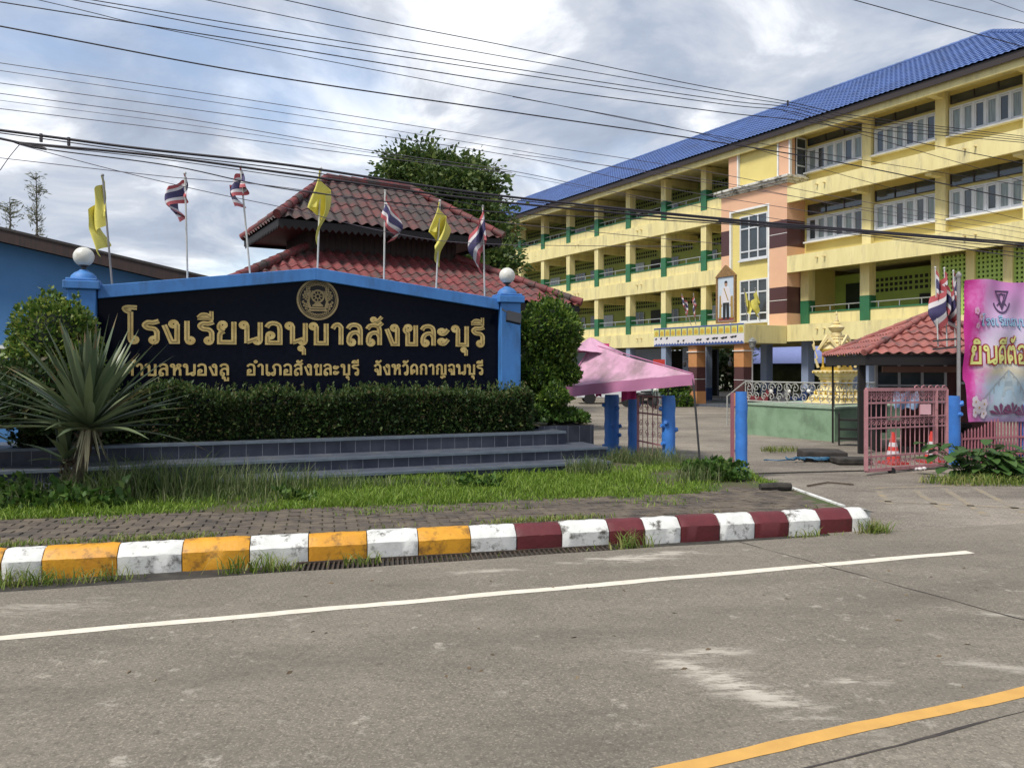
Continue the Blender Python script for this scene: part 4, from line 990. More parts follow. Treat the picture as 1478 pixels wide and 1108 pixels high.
# right wing
cols_r = [3.3, 6.7, 10.1]
for i in (1, 2):
    F = F_[i]; Z1 = (F_ + [TOP])[i+1]
    part('wing_wall', lambda b: b.box(TR, XR, .32, .50, F + .5, Z1 + .3), [M['yellow2']])
    for x in cols_r:
        def c(b, x=x):
            b.box(x - .22, x + .22, .06, .32, F + .55, Z1 + .3); b.box(x - .14, x + .14, -.79, .06, Z1 - .12, Z1 + .28)
        part('column', c, [M['yellow']])
    for (xa, xb, tight) in ((TR + .25, 3.0, 1), (3.62, 6.42, 0), (7.02, 9.82, 0), (10.42, 11.15, 0)):
        za, zb = F + 1.6, F + 2.64
        def fr(b, xa=xa, xb=xb, za=za, zb=zb):
            n = max(2, round((xb - xa) / .47)); w = (xb - xa) / n
            for q in range(n + 1): b.box(xa + q*w - .045, xa + q*w + .045, .22, .318, za, zb)
            b.box(xa - .045, xb + .045, .22, .318, za - .06, za); b.box(xa - .045, xb + .045, .22, .318, zb, zb + .06)
            for q in range(n):
                x0, x1 = xa + q*w + .045, xa + (q+1)*w - .045
                b.box(x0, x0 + .05, .25, .30, za + .01, zb - .01); b.box(x1 - .05, x1, .25, .30, za + .01, zb - .01)
                b.box(x0 + .05, x1 - .05, .25, .30, za + .01, za + .07); b.box(x0 + .05, x1 - .05, .25, .30, zb - .07, zb - .01)
        wf = part('window', fr, [M['winframe']])
        n = max(2, round((xb - xa) / .47)); w = (xb - xa) / n
        for q in range(n):
            part('pane', lambda b: b.box(xa + q*w + .05, xa + (q+1)*w - .05, .285, .312, za + .02, zb - .02), [M['curtain'] if (q * 7 + i * 3 + int(xa * 2)) % 5 < 3 else M['glass']], wf)
        part('sill', lambda b: b.box(xa - .14, xb + .14, .06, .318, za - .13, za - .06), [M['white']], wf)
        def tr(b, xa=xa, xb=xb):
            z0, z1 = F + 2.86, Z1 - .03 if i == 2 else F + 3.34
            b.box(xa, xb, .285, .316, z0, z1, 0)
            n = max(1, round((xb - xa) / .9))
            for q in range(n + 1): b.box(xa + (xb - xa)*q/n - .025, xa + (xb - xa)*q/n + .025, .25, .285, z0, z1, 1)
            b.box(xa, xb, .25, .283, z0 - .03, z0, 1)
        part('transom_window', tr, [M['glass'], M['fascia']])
# first floor of the right wing: open corridor, then lattice blocks
F = F_[0]
part('parapet', lambda b: (b.box(TR, 6.4, .02, .13, F + .80, F + 1.36, 0), b.box(TR, 6.4, -.01, .17, F + 1.36, F + 1.43, 1)), [M['yellow'], M['green']])
part('handrail', lambda b: (b.tube([(TR, .07, F + 1.68), (6.4, .07, F + 1.68)], .028, 6), [b.beam((x, .07, F + 1.43), (x, .07, F + 1.68), .035, .035) for x in (.4, 1.4, 2.4, 3.9, 4.9, 5.9)]), [M['steel']])
for x in (.05, 3.3):
    part('column', lambda b: (b.box(x - .24, x + .24, -.07, .40, F + .55, F + 1.98, 1), b.box(x - .235, x + .235, -.065, .40, F + 1.98, F_[1] + .35, 0)), [M['yellow'], M['green']])
def cw(b):
    b.box(TR, 6.4, 2.6, 2.75, F + .55, F + 3.35, 0)
    b.box(.4, 1.5, 2.55, 2.598, F + .6, F + 2.9, 1)
    for x0 in (1.8, 4.0):
        for q in range(9):
            for z in (2.35, 2.6, 2.85): b.box(x0 + q*.24, x0 + q*.24 + .14, 2.58, 2.598, F + z, F + z + .15, 2)
    b.box(4.3, 5.3, 2.45, 2.598, F + 1.0, F + 2.1, 2)
part('corridor_wall', cw, [M['limegreen'], M['darkgreen'], M['dark']])
for x in (6.55, 7.98, 9.4, 10.82): part('column', lambda b: b.box(x - .17, x + .17, -.06, .32, F + .55, F_[1] + .32), [M['yellow']])
for (xa, xb) in ((6.75, 7.78), (8.18, 9.2), (9.6, 10.62)):
    def lat(b, xa=xa, xb=xb):
        n = 6; w = (xb - xa) / n; h = w; z = F + .8
        b.box(xa, xb, .19, .21, F + .8, F + 3.3, 1)
        for q in range(n + 1): b.box(xa + q*w - .045, xa + q*w + .045, .04, .12, F + .8, F + 3.3, 0)
        k = 0
        while z < F + 3.3: b.box(xa, xb, .045, .115, z - .045, z + .045, 0); z += h * 1.06
    part('lattice_panel', lat, [M['limegreen'], M['dark']])
# tower
YT = -.95
def tower(b):
    b.box(TL, TR, YT + .12, 2.6, 3.0, 10.50, 3)
    for (za, zb, mi) in ((3.4, 4.22, 0), (4.22, 5.50, 1), (5.50, 7.44, 0), (7.44, 8.74, 1), (8.74, 9.70, 0)):
        for (xa, xb) in ((TL, -3.96), (-1.35, TR)):
            b.box(xa, xb, YT - (.004 if mi else 0), YT + .12 - .002, za, zb, mi)
        b.box(TR - .10, TR + (.004 if mi else .002), YT + .001, .32, za + .001, zb - .001, mi)
    for z in (4.86, 8.09): b.box(-1.35, TR + .006, YT - .008, YT - .003, z - .012, z + .012, 2)
    b.box(TL, TR, YT, YT + .118, 9.70, 10.50, 0); b.box(TR - .1, TR + .002, YT + .003, .32, 9.70, 10.5, 0)
    for x in (-3.96, -1.42): b.box(x, x + .10, YT - .02, YT + .115, 3.4, 9.70, 2)
    b.box(-3.86, -1.42, YT - .02, YT + .115, 9.60, 9.70, 2)
part('tower', tower, [M['peach'], M['brownband'], M['white'], M['yellow2']])
def cornice(b):
    for (o, z0, z1) in ((.10, 10.50, 10.60), (.22, 10.60, 10.72), (.32, 10.72, 10.84)): b.box(TL - o * .8, TR + o * .9, YT - o, .30, z0, z1)
part('cornice', cornice, [M['whitebd']], bevel=.02)
def upper(b):
    b.box(TL + .5, TR, YT + .2, 2.6, 10.84, 13.0, 1)
    for (xa, xb) in ((TL + .45, TL + 1.05), (TR - .55, TR + .05)): b.box(xa, xb, YT + .08, YT + .198, 10.84, 13.0, 0)
    b.box(TR + .002, TR + .05, YT + .2, -.45, 10.84, 13.0, 0)
    for x in (TL + 1.05, TR - .65, TR + .051): b.box(x, x + .08, YT + .05, YT + .196, 10.84, 13.0, 2)
part('upper_tower', upper, [M['peach'], M['yellow2'], M['white']])
sw = part('side_window', lambda b: (b.box(TR + .05, TR + .09, -.42, .30, 10.9, 12.75, 0), [b.box(TR + .09, TR + .12, -.42, .30, z, z + .06, 1) for z in (10.9, 11.35, 12.2, 12.69)], [b.box(TR + .09, TR + .12, y, y + .05, 10.9, 12.75, 1) for y in (-.42, .25)], b.box(TR + .1, TR + .42, -.4, .28, 0, .03, 1, Matrix.Translation((0, 0, 0)))), [M['glass'], M['winframe']])
for (za, zb, name) in ((7.12, 9.29, 'tower_window'), (3.95, 6.02, 'tower_window')):
    xa, xb = -3.25, -1.5
    part('recess_spandrel', lambda b: b.box(-3.86, -1.42, YT + .09, YT + .116, zb + .02, zb + .25), [M['yellow']]) if False else None
    def fr(b):
        for x in (xa, xa + (xb-xa)/3, xa + 2*(xb-xa)/3, xb): b.box(x - .035, x + .035, YT + .02, YT + .116, za, zb)
        for z in (za, za + .38, zb - .62, zb): b.box(xa - .034, xb + .034, YT + .025, YT + .115, z - .035, z + .035)
        b.box(xa - .12, xb + .12, YT - .02, YT + .11, za - .12, za - .037)
    wf = part(name, fr, [M['winframe']])
    part('pane', lambda b: b.box(xa, xb, YT + .07, YT + .10, za, zb), [M['glass']], wf)
# porch canopy with its printed banner, striped columns
PX0, PX1, PY = -6.55, TR, -3.8
def canopy(b):
    b.box(PX0, PX1, PY, -.955, 2.74, 3.60); b.box(PX0 + .003, TR - .003, PY + .2, 8, 3.6, 3.62)
part('porch_canopy', lambda b: b.box(PX0, PX1, PY, -.962, 2.74, 3.60), [M['yellow']], bevel=.01)
for x in (-3.8, -.72):
    def pc(b, x=x):
        h = .30
        for (za, zb, mi, e) in ((-.4, .40, 0, .012), (.40, 1.62, 1, 0), (1.62, 2.36, 0, 0), (2.40, 2.74, 0, 0)): b.box(x - h - e, x + h + e, -3.4 - h - e, -3.4 + h + e, za, zb, mi)
        b.box(x - h - .06, x + h + .06, -3.4 - h - .06, -3.4 + h + .06, 2.36, 2.40, 2); b.box(x - h - .005, x + h + .005, -3.4 - h - .005, -3.4 + h + .005, 1.0, 1.02, 2)
    pcol = part('porch_column', pc, [mat('orange_column_paint', (.52, .235, .085), .6), M['brownband'], M['white']])
    b = MB(); b.tube([(x - .31, -3.75, 2.0), (x - .31, -3.95, 2.05), (x - .31, -3.95, 1.85)], .03, 6); b.lathe([(.03, 1.62), (.09, 1.68), (.10, 1.85), (.02, 1.9)], (x - .31, -3.95, 0), 10); b.build('wall_lantern', M['darkmetal'], pcol)
# ground floor
for x in cols_l + [-2.5, .05, 3.3, 6.7, 10.1]:
    if x > TR and x < 0: continue
    part('ground_column', lambda b: (b.box(x - .2, x + .2, -.05, .4, -.4, 2.9, 0), b.box(x - .204, x + .204, -.054, .404, -.4, .45, 1)), [M['greyblue'], mat('blue_plinth_paint', (.03, .07, .20), .6)])
M['dado'] = mat('blue_dado', (.035, .09, .24), .6)
for (xa, xb) in ((-38, -30), (-27, -22), (-19.5, -14), (-12, -10)): part('ground_floor_wall', lambda b: b.box(xa, xb, 3.2, 3.35, -.4, 2.84, 0), [M['greyblue']])
for (xa, xb) in ((.9, 3.1), (3.9, 4.9), (6.9, 11)): part('ground_floor_wall', lambda b: (b.box(xa, xb, 2.0, 2.15, -.4, 2.84, 0), b.box(xa - .004, xb + .004, 1.99, 2.16, -.4, .35, 1), b.box(xa - .004, xb + .004, 1.99, 2.16, 1.55, 1.8, 1)), [M['paleblue'], M['dado']])
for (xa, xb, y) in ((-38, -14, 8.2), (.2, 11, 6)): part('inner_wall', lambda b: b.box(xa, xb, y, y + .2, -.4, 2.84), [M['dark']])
def cgrille(b):
    b.box(5.0, 6.5, 2.1, 2.14, -.3, 2.2, 0)
    for q in range(4): b.box(5.0 + q*.5 - .03, 5.0 + q*.5 + .03, 2.04, 2.1, -.3, 2.2, 1)
    b.box(5, 6.5, 2.03, 2.1, .8, .88, 1)
part('ground_window', cgrille, [M['glass'], M['winframe']])
part('porch_floor', lambda b: b.box(-8, 2, -3.9, 8, -.34, -.22), [M['tile']])
# roof
RE, RZ, RR = -1.30, 13.12, 4.5
def roofing(b):
    roof_face(b, (XL - 1, RE, RZ), (12.0, RE, RZ), (XL + 4, RR, 16.5), (6.34, RR, 16.5), .24, .42, .02, .04, 0, 4)
    roof_face(b, (12.0, RE, RZ), (12.0, 10.3, RZ), (6.34, RR, 16.5), (6.34, RR, 16.5), .24, .42, .02, .04, 0, 4)
    roof_face(b, (12.0, 10.3, RZ), (XL - 1, 10.3, RZ), (6.34, RR, 16.5), (XL + 4, RR, 16.5), 1.2, 1.5, .02, .03, 0, 2)
    roof_face(b, (XL - 1, 10.3, RZ), (XL - 1, RE, RZ), (XL + 4, RR, 16.5), (XL + 4, RR, 16.5), 1.2, 1.5, .02, .03, 0, 2)
rf = part('roof', roofing, [M['blueroof']])
def caps(b):
    hip_caps(b, (XL + 4, RR, 16.52), (6.34, RR, 16.52), .10, 0, .45); hip_caps(b, (12.0, RE, RZ + .04), (6.34, RR, 16.52), .10, 0, .45)
part('ridge_caps', caps, [M['blueroof']], rf)
part('fascia_board', lambda b: (b.box(XL - .9, 11.9, RE + .06, RE + .10, RZ - .30, RZ - .02), b.box(11.86, 11.9, RE + .1, 10.2, RZ - .30, RZ - .02)), [M['fascia']], rf)
part('eave_beam', lambda b: (b.box(XL - .5, XR + .4, -1.06, -.90, TOP - .20, RZ - .22), b.box(XL - .5, XR, -.90, 9, TOP + .14, TOP + .26)), [M['yellow']])
part('end_wall', lambda b: b.box(XR - .2, XR, .51, 8.8, -.4, 13), [M['yellow2']])
part('back_wall', lambda b: b.box(XL, XR - .2, 8.8, 9, 2.9, 13), [M['yellow2']])
# drain spouts under the bands
for x in (-12.4, -12.0, -19.1, -18.7, 1.5, 1.9, 8.3, 8.7):
    y = -.14 if x < 0 else -.95
    for F in F_: part('drain_spout', lambda b: b.tube([(x, y + .05, F + .55), (x, y - .16, F + .53)], .035, 6), [M['cream']])

# banner on the porch canopy
pb = thing('canopy_banner', 'long white and yellow printed banner with bird silhouettes on the porch canopy', 'banner', OB, BROT)
b = MB(); b.box(PX0 - .02, PX1 - .02, PY - .04, PY - .015, 2.70, 3.66, 0)
b.box(PX0 - .01, PX1 - .03, PY - .046, PY - .04, 3.20, 3.58, 1); b.box(PX0 - .01, PX1 - .03, PY - .046, PY - .04, 3.58, 3.655, 2); b.box(PX0 - .01, PX1 - .03, PY - .046, PY - .04, 2.705, 2.78, 2)
n = 15
for k in range(n):
    x = PX0 + .2 + k * (PX1 - PX0 - .4) / (n - 1)
    b.prism([(x - .14, 3.30), (x, 3.24), (x + .14, 3.30), (x + .10, 3.46), (x, 3.50), (x - .10, 3.46)], PY - .051, PY - .047, 'y', 3)
    b.prism([(x + .19, 3.22), (x + .25, 3.22), (x + .25, 3.57), (x + .19, 3.57)], PY - .051, PY - .047, 'y', 2) if k < n - 1 else None
for k in range(30):
    x = PX0 + .1 + k * .205; b.prism([(x, 2.78), (x + .19, 2.78), (x + .095, 2.86)], PY - .05, PY - .046, 'y', 2)
for (x, z, s) in ((-6.4, 3.08, .09), (-6.0, 3.10, .09), (-5.55, 3.10, .09), (-4.7, 2.93, .08), (-4.3, 2.95, .08), (-3.3, 2.96, .13), (-3.1, 2.96, .1), (-2.6, 2.98, .12), (-2.2, 3.0, .14), (-2.0, 3.0, .1), (-1.6, 3.0, .16), (-1.4, 3.02, .1), (-1.0, 3.03, .14), (-.8, 3.05, .1)):
    b.prism([(x - s, z + .02), (x - s*.3, z - .05), (x + s*.6, z - .03), (x + s, z + .05), (x + s*.2, z + .06), (x - s*.4, z + .03)], PY - .051, PY - .047, 'y', 4)
b.build('print', [M['fwhite'], mat('banner_yellow', (.62, .60, .16), .6), mat('banner_blue', (.05, .09, .26), .6), mat('banner_amber', (.58, .38, .05), .6), M['dark']], pb)

# framed standing portrait on the canopy
pt = thing('framed_portrait', 'tall gilt framed portrait of a standing man in a white jacket on the canopy', 'portrait', OB + d_t * 0, BROT)
x0, x1, y_, z0, z1 = -2.25, -1.0, -3.62, 3.72, 5.95
b = MB(); w = .10
b.box(x0, x0 + w, y_ - .03, y_ + .09, z0, z1); b.box(x1 - w, x1, y_ - .03, y_ + .09, z0, z1); b.box(x0 + w, x1 - w, y_ - .03, y_ + .09, z0, z0 + w)
b.prism([(x0 - .05, z1), (x1 + .05, z1), ((x0 + x1)/2, z1 + .55)], y_ - .04, y_ + .09, 'y'); b.build('frame', mat('gilt_frame', (.30, .17, .06), .45, (.16, .09, .03), 12, 1), pt)
b = MB(); b.box(x0 + w, x1 - w, y_ + .02, y_ + .08, z0 + w, z1 - .004, 0); cx_ = (x0 + x1) / 2
def poly(p, m_, d): b.prism([(cx_ + a, c) for a, c in p], y_ + .02 - d, y_ + .021, 'y', m_)
poly([(-.50, 4.0), (.50, 4.0), (.50, 3.84), (-.50, 3.84)], 4, .004)
poly([(-.45, 3.95), (-.30, 3.95), (-.30, 5.05), (-.42, 5.05)], 3, .005); poly([(.30, 3.95), (.46, 3.95), (.44, 5.0), (.30, 5.0)], 3, .005)
poly([(-.20, 3.90), (-.03, 3.90), (0, 4.75), (-.20, 4.75)], 2, .007); poly([(.04, 3.90), (.21, 3.90), (.20, 4.75), (0.002, 4.75)], 2, .007)
poly([(-.21, 4.70), (.21, 4.70), (.24, 5.3), (.20, 5.42), (.06, 5.47), (-.06, 5.47), (-.20, 5.42), (-.25, 5.3)], 1, .010)
poly([(-.25, 5.3), (-.32, 5.0), (-.30, 4.62), (-.23, 4.62), (-.215, 5.0)], 1, .009); poly([(.24, 5.3), (.31, 5.0), (.29, 4.62), (.23, 4.62), (.215, 5.0)], 1, .009)
poly([(-.30, 4.615), (-.23, 4.615), (-.25, 4.52), (-.29, 4.52)], 5, .008); poly([(.29, 4.615), (.23, 4.615), (.24, 4.52), (.28, 4.52)], 5, .008)
poly([(.09 * math.cos(2*math.pi*i/14), 5.60 + .125 * math.sin(2*math.pi*i/14)) for i in range(14)], 5, .012)
poly([(.095 * math.cos(math.pi*i/9), 5.64 + .11 * math.sin(math.pi*i/9)) for i in range(10)], 2, .015)
poly([(-.15, 5.40), (-.09, 5.40), (.18, 4.78), (.12, 4.78)], 3, .013)
b.build('picture', [mat('portrait_backdrop', (.42, .52, .62), .6, (.55, .6, .64), 2), M['fwhite'], M['dark'], mat('portrait_gold', (.36, .24, .06), .6), mat('portrait_carpet', (.24, .05, .04), .7), mat('skin_print', (.42, .25, .17), .6)], pt)

# flags on the canopy
def bp(t, r, z): return OB + d_t * t + Vector((.8625, .506, 0)) * r + Vector((0, 0, z))
for i, (bx, by, tx, ty_, k, Lp, Wp, lab) in enumerate((
    (998, 468, 984, 425, 't', 34, 10, 'dark furled tricolour flag at the left on the porch canopy'),
    (1004, 466, 1001, 424, 't', 34, 10, 'tricolour flag leaning beside the framed portrait on the canopy'),
    (1079, 462, 1074, 417, 'y', 42, 9, 'narrow yellow flag just right of the framed portrait'),
    (1097, 462, 1090, 416, 'y', 44, 13, 'wider yellow flag before the tower window on the canopy'))):
    t_ = t_at(bx, -3.5); p_ = bp(t_, -3.5, 0); Y = p_.y
    flagpole('flag', lab, P(bx, by + 2, Y), P(tx, ty_, Y), [M['flagyellow']] if k == 'y' else THAI, 'yellow' if k == 'y' else 't', Lp * Y / FPX, Wp * Y / FPX * 1.15, 60 + i * 5, 'small flags on the porch canopy', M['dpole'], .02, .3)

# lamp post by the porch
p_ = Vector(P(1086, 590, 33)); p_.z = gz(33)
lp = thing('garden_lamp', 'slim grey lamp post with a lantern top beside the striped porch column', 'lamp', p_)
b = MB(); b.lathe([(.09, 0), (.09, .1), (.035, .2), (.028, 2.5), (.05, 2.55), (.05, 2.62)], n=12); b.build('post', M['dpole'], lp, smooth=True)
b = MB(); b.lathe([(.06, 2.62), (.12, 2.70), (.15, 2.92), (.19, 2.94), (.10, 3.05), (.02, 3.12)], n=12); b.build('lantern', mat('lantern_glass', (.30, .31, .28), .3, (.10, .10, .10), 9, 1), lp, smooth=True)

# things seen through the porch: shed and trees beyond
bs = thing('back_shed', 'pale shed with a lavender blue roof seen through the porch', 'shed', OB, BROT)
b = MB(); b.box(-22, 16, 18, 22, -.4, 2.0); b.build('wall', M['brick'], bs)
b = MB(); b.prism([(17.2, 1.9), (20, 3.9), (22.8, 1.9), (20, 3.85)], -23, 17, 'x'); b.build('roof', mat('lavender_roof', (.20, .24, .50), .5), bs)

def tree(name, label, base, crowns, m_, nl, l, w, trunk_h, tr_r, group=None, clump=90, cs=.55, droop=0):
    t = thing(name, label, 'tree', base, 0, group); base = Vector(base); gs = []; b = MB()
    b.tube([(0, 0, -.2), (.1, 0, trunk_h * .5), (0, .1, trunk_h)], [tr_r, tr_r * .8, tr_r * .6], 10)
    allc = [Vector(c) - base for c, r in crowns]
    for c, r in crowns:
        c = Vector(c) - base
        b.tube([(0, .05, trunk_h * .8), c * .55 + Vector((0, 0, trunk_h * .4)), c], [tr_r * .5, tr_r * .3, tr_r * .1], 7)
        k = max(6, int(nl * r[0] * r[2] / clump)); C, D = shell(c, r, k, .35, 1.0, .15)
        for j in range(len(C)):
            cc = rng.normal(0, cs, (clump, 3)) * np.array([1, 1, .62]) ; nn = cc / (np.linalg.norm(cc, axis=1)[:, None] + 1e-6)
            gs.append(leaves(C[j] + cc, nn + D[j] * .6, l, w, None, '', droop=droop))
            if j % 4 == 0: b.tube([c, C[j]], [tr_r * .14, .01], 5)
    b.build('trunk', M['bark'], t, smooth=True); build_leaves(gs, 'crown', m_, t); return t
big = [(P(634, 288, 32), (2.1, 2.0, 1.7)), (P(592, 255, 32.5), (1.2, 1.4, 1.2)), (P(668, 278, 32), (1.2, 1.4, 1.1)), (P(695, 330, 31), (.9, 1.2, 1.2)), (P(712, 385, 30), (.7, .9, 1.1)), (P(705, 430, 30), (.8, 1.0, 1.2)), (P(560, 330, 33), (1.2, 1.3, 1.4)), (P(640, 340, 32), (2.2, 2.0, 1.6))]
tree('leafy_tree', 'big dark leafy tree rising behind the pavilion roof', (P(640, 560, 32).x, 32, -.3), big + [(P(630, 275, 33), (2.2, 1.6, 1.9)), (P(655, 320, 33), (2.0, 1.5, 1.6))], L_tree, 3000, .21, .115, 6.0, .28, None, 90, .36, .25)
for i, (px, top, w, lab) in enumerate(((52, 250, .8, 'taller wispy pale casuarina above the blue house roof'), (14, 285, .9, 'shorter wispy casuarina at the left edge of the sky'))):
    Y = 38.0; tp = P(px, top, Y); t = thing('casuarina_tree', lab, 'tree', (tp.x, Y, -.3), 0, 'pale casuarinas above the house')
    b = MB(); h = tp.z + .3; b.tube([(0, 0, 0), (.1, 0, h * .5), (0, 0, h)], [.14, .08, .012], 7); gs = []
    for k in range(70):
        z = h * (.42 + .56 * random.random()); a = random.uniform(0, 6.28); ln = w * (1.25 - .9 * z / h) * random.uniform(.5, 1.2); e_ = Vector((math.cos(a) * ln, math.sin(a) * ln, ln * .5)); b.tube([(0, 0, z), Vector((0, 0, z)) + e_], [.02, .006], 4)
        n_ = 16; s_ = rng.uniform(.3, 1.05, n_)[:, None]; C = np.array((0, 0, z)) + np.array(e_) * s_ + rng.normal(0, .10, (n_, 3)); gs.append(leaves(C, np.tile(np.array(e_) / ln, (n_, 1)), .22, .045, None, ''))
    b.build('trunk', M['bark'], t); build_leaves(gs, 'crown', L_fine, t)
for k, (X, Y, r, lab) in enumerate(((18, 66, 4.2, 'dense dark tree behind the left half of the porch opening'), (30, 62, 4.0, 'dense dark tree behind the middle of the ground floor'), (39, 56, 4.0, 'dense dark tree behind the right end of the ground floor'), (46, 48, 4.2, 'dense dark tree behind the shrine and the guard hut'), (10, 78, 4.5, 'farthest dark tree behind the yard'))):
    tree('yard_tree', lab, (X, Y, -.4), [((X, Y, 2.0), (r, r * .6, 2.4)), ((X + 2, Y + 1, 4.2), (r, r * .6, 2.0)), ((X - 2.5, Y, 1.6), (r * .8, r * .5, 2.0))], L_hedge, 130, .5, .28, 2.0, .2, None, 60, .8)
for (X, Y, r, lab) in ((27, 55, 2.6, 'green tree in the yard glimpsed through the porch'), (22, 75, 3.6, 'taller tree far behind the porch opening')):
    tree('yard_tree', lab, (X, Y, -.4), [((X, Y, 2.4), (r, r, 1.6)), ((X + 1, Y, 3.6), (r, r, 1.4))], L_tree, 260, .3, .16, 2.0, .16, None, 60, .5)
shrub('porch_shrub', 'leafy green shrub beside the left striped porch column', 'shrub', [(P(974, 560, 38.5), (.7, .6, .8)), (P(984, 580, 38), (.55, .5, .5))], L_topi, 900, .16, .09, zmin=-.9)

# ------------------------------------------------------------------ car, motorbikes, chairs in the yard
def wheel_mb(c, r, w, n=20):
    b = MB(); x, y, z = c
    prof_ = [(r*.62, -w/2), (r*.95, -w/2), (r, -w/3), (r, w/3), (r*.95, w/2), (r*.62, w/2)]
    b.lathe(prof_, (0, 0, 0), n); b.v = [(x + v[0], y + v[2], z + v[1]) for v in b.v]; return b
cp = P(884, 579, 42.5); cp.z = gz(42.5)
car = thing('parked_car', 'white hatchback parked sideways behind the pink tent', 'car', cp, R(0))
side = [(-2.0, .32), (-2.02, .62), (-1.9, .80), (-1.0, .95), (-.45, 1.38), (.2, 1.50), (1.1, 1.46), (1.75, 1.02), (1.98, .92), (2.02, .45), (1.95, .30)]
b = MB(); b.prism(side, -.82, .82, 'y'); b.build('body', M['carwhite'], car, bevel=.06)
b = MB(); b.prism([(-.86, .98), (-.40, 1.33), (.2, 1.43), (.2, .98)], -.835, .835, 'y'); b.prism([(.28, .98), (.28, 1.43), (1.03, 1.39), (1.42, 1.0)], -.835, .835, 'y'); b.build('window', M['glass'], car)
for x in (-1.3, 1.28):
    w_ = wheel_mb((x, -.76, .31), .31, .2).build('wheel', M['rubber'], car, smooth=True)
    b = MB(); b.lathe([(.02, -.05), (.19, -.05), (.195, .05), (.02, .05)], n=14); b.v = [(x + v[0], -.80 + v[2], .31 + v[1]) for v in b.v]; b.build('rim', M['steel'], w_)
    wheel_mb((x, .74, .31), .31, .2).build('wheel', M['rubber'], car, smooth=True)
b = MB(); b.ball((-1.92, -.6, .72), .13, 10); b.build('headlight', M['globe'], car, smooth='all')
def motorbike(loc, rz, label, pm):
    t = thing('motorbike', label, 'motorbike', loc, rz, 'motorbikes parked in the yard')
    for x in (-.62, .62):
        w_ = wheel_mb((x, 0, .28), .28, .09, 16).build('wheel', M['rubber'], t, smooth=True)
        b = MB(); 
        for k in range(6): a = math.pi*k/3; b.beam((x, 0, .28), (x + .17*math.cos(a), 0, .28 + .17*math.sin(a)), .02, .02)
        b.build('spokes', M['steel'], w_)
    b = MB(); b.prism([(-.75, .60), (-.45, .72), (.10, .62), (.30, .38), (.42, .40), (.52, .78), (.45, .92), (.34, .80), (.15, .48), (-.25, .42), (-.55, .45)], -.12, .12, 'y'); b.build('body', pm, t, bevel=.04)
    b = MB(); b.prism([(-.72, .72), (-.05, .68), (0, .76), (-.70, .80)], -.13, .13, 'y'); b.build('saddle', M['rubber'], t, bevel=.03)
    b = MB(); b.tube([(.62, .06, .28), (.50, .06, .80)], .025, 6); b.tube([(.62, -.06, .28), (.50, -.06, .80)], .025, 6); b.tube([(.36, -.33, 1.0), (.44, 0, .95), (.36, .33, 1.0)], .018, 6); b.build('handlebar', M['darkmetal'], t)
    for s in (-1, 1):
        b = MB(); b.tube([(.42, s*.22, .98), (.42, s*.26, 1.16)], .01, 5); b.ball((.42, s*.27, 1.2), .065, 8); b.build('mirror', M['darkmetal'], t)
    b = MB(); b.ball((.55, 0, .88), .09, 10); b.build('headlight', M['globe'], t, smooth='all')
p1 = P(946, 588, 36); p1.z = gz(36); motorbike(p1, R(-100), 'green and white motorbike facing out under the pink tent edge', M['bike'])
for k, (px, lab, c) in enumerate(((1100, 'dark red motorbike parked behind the shrine railing, nearest the lamp post', (.16, .015, .02)), (1122, 'grey motorbike in the middle behind the shrine railing', (.10, .10, .11)), (1148, 'dark blue motorbike behind the shrine railing by the pedestal', (.02, .04, .12)))):
    p1 = P(px, 580, 31.5); p1.z = gz(31.5); motorbike(p1, R(-70 + 12 * k), lab, mat('fairing', c, .35))
p1 = P(924, 590, 37.5); p1.z = gz(37.5); motorbike(p1, R(170), 'dark motorbike parked left of the green and white one', mat('fairing', (.012, .012, .014), .35))
ch = None
for k, (t_, r) in enumerate(((3.1, .5), (2.6, .9), (2.2, .4), (3.4, 1.4), (1.8, 1.2), (2.9, 1.9))):
    loc = bp(t_, r, -.22)
    if ch is None:
        ch = thing('plastic_chair', '', 'chair', loc, 1.0, 'blue plastic chairs under the porch'); c_ = ch
        b = MB(); b.box(-.21, .21, -.2, .2, .42, .46); b.build('seat', M['chairblue'], c_)
        b = MB(); b.prism([(-.21, .46), (.21, .46), (.19, .92), (-.19, .92)], .18, .21, 'y'); b.build('backrest', M['chairblue'], c_)
        for (x, y) in ((-.19, -.18), (.19, -.18), (-.19, .18), (.19, .18)):
            b = MB(); b.beam((x, y, .42), (x * 1.15, y * 1.15, 0), .04, .04); b.build('leg', M['chairblue'], c_)
    else: c_ = copy_tree(ch); c_.location = loc; c_.rotation_euler = (0, 0, random.uniform(0, 6.28))
    c_['label'] = 'dark blue plastic chair standing in the shade under the porch'
# red parking sign
p1 = P(951, 575, 40); sg = thing('small_red_sign', 'small red and white notice standing behind the pink tent', 'sign', (p1.x, 40, -.35))
b = MB(); b.box(-.04, .04, -.02, .02, 0, 2.2); b.build('post', M['steel'], sg)
b = MB(); b.box(-.30, .30, -.05, -.02, 1.75, 2.35, 0); b.box(-.27, .27, -.056, -.051, 1.78, 2.02, 1); b.build('plate', [M['cone'], M['fwhite']], sg)

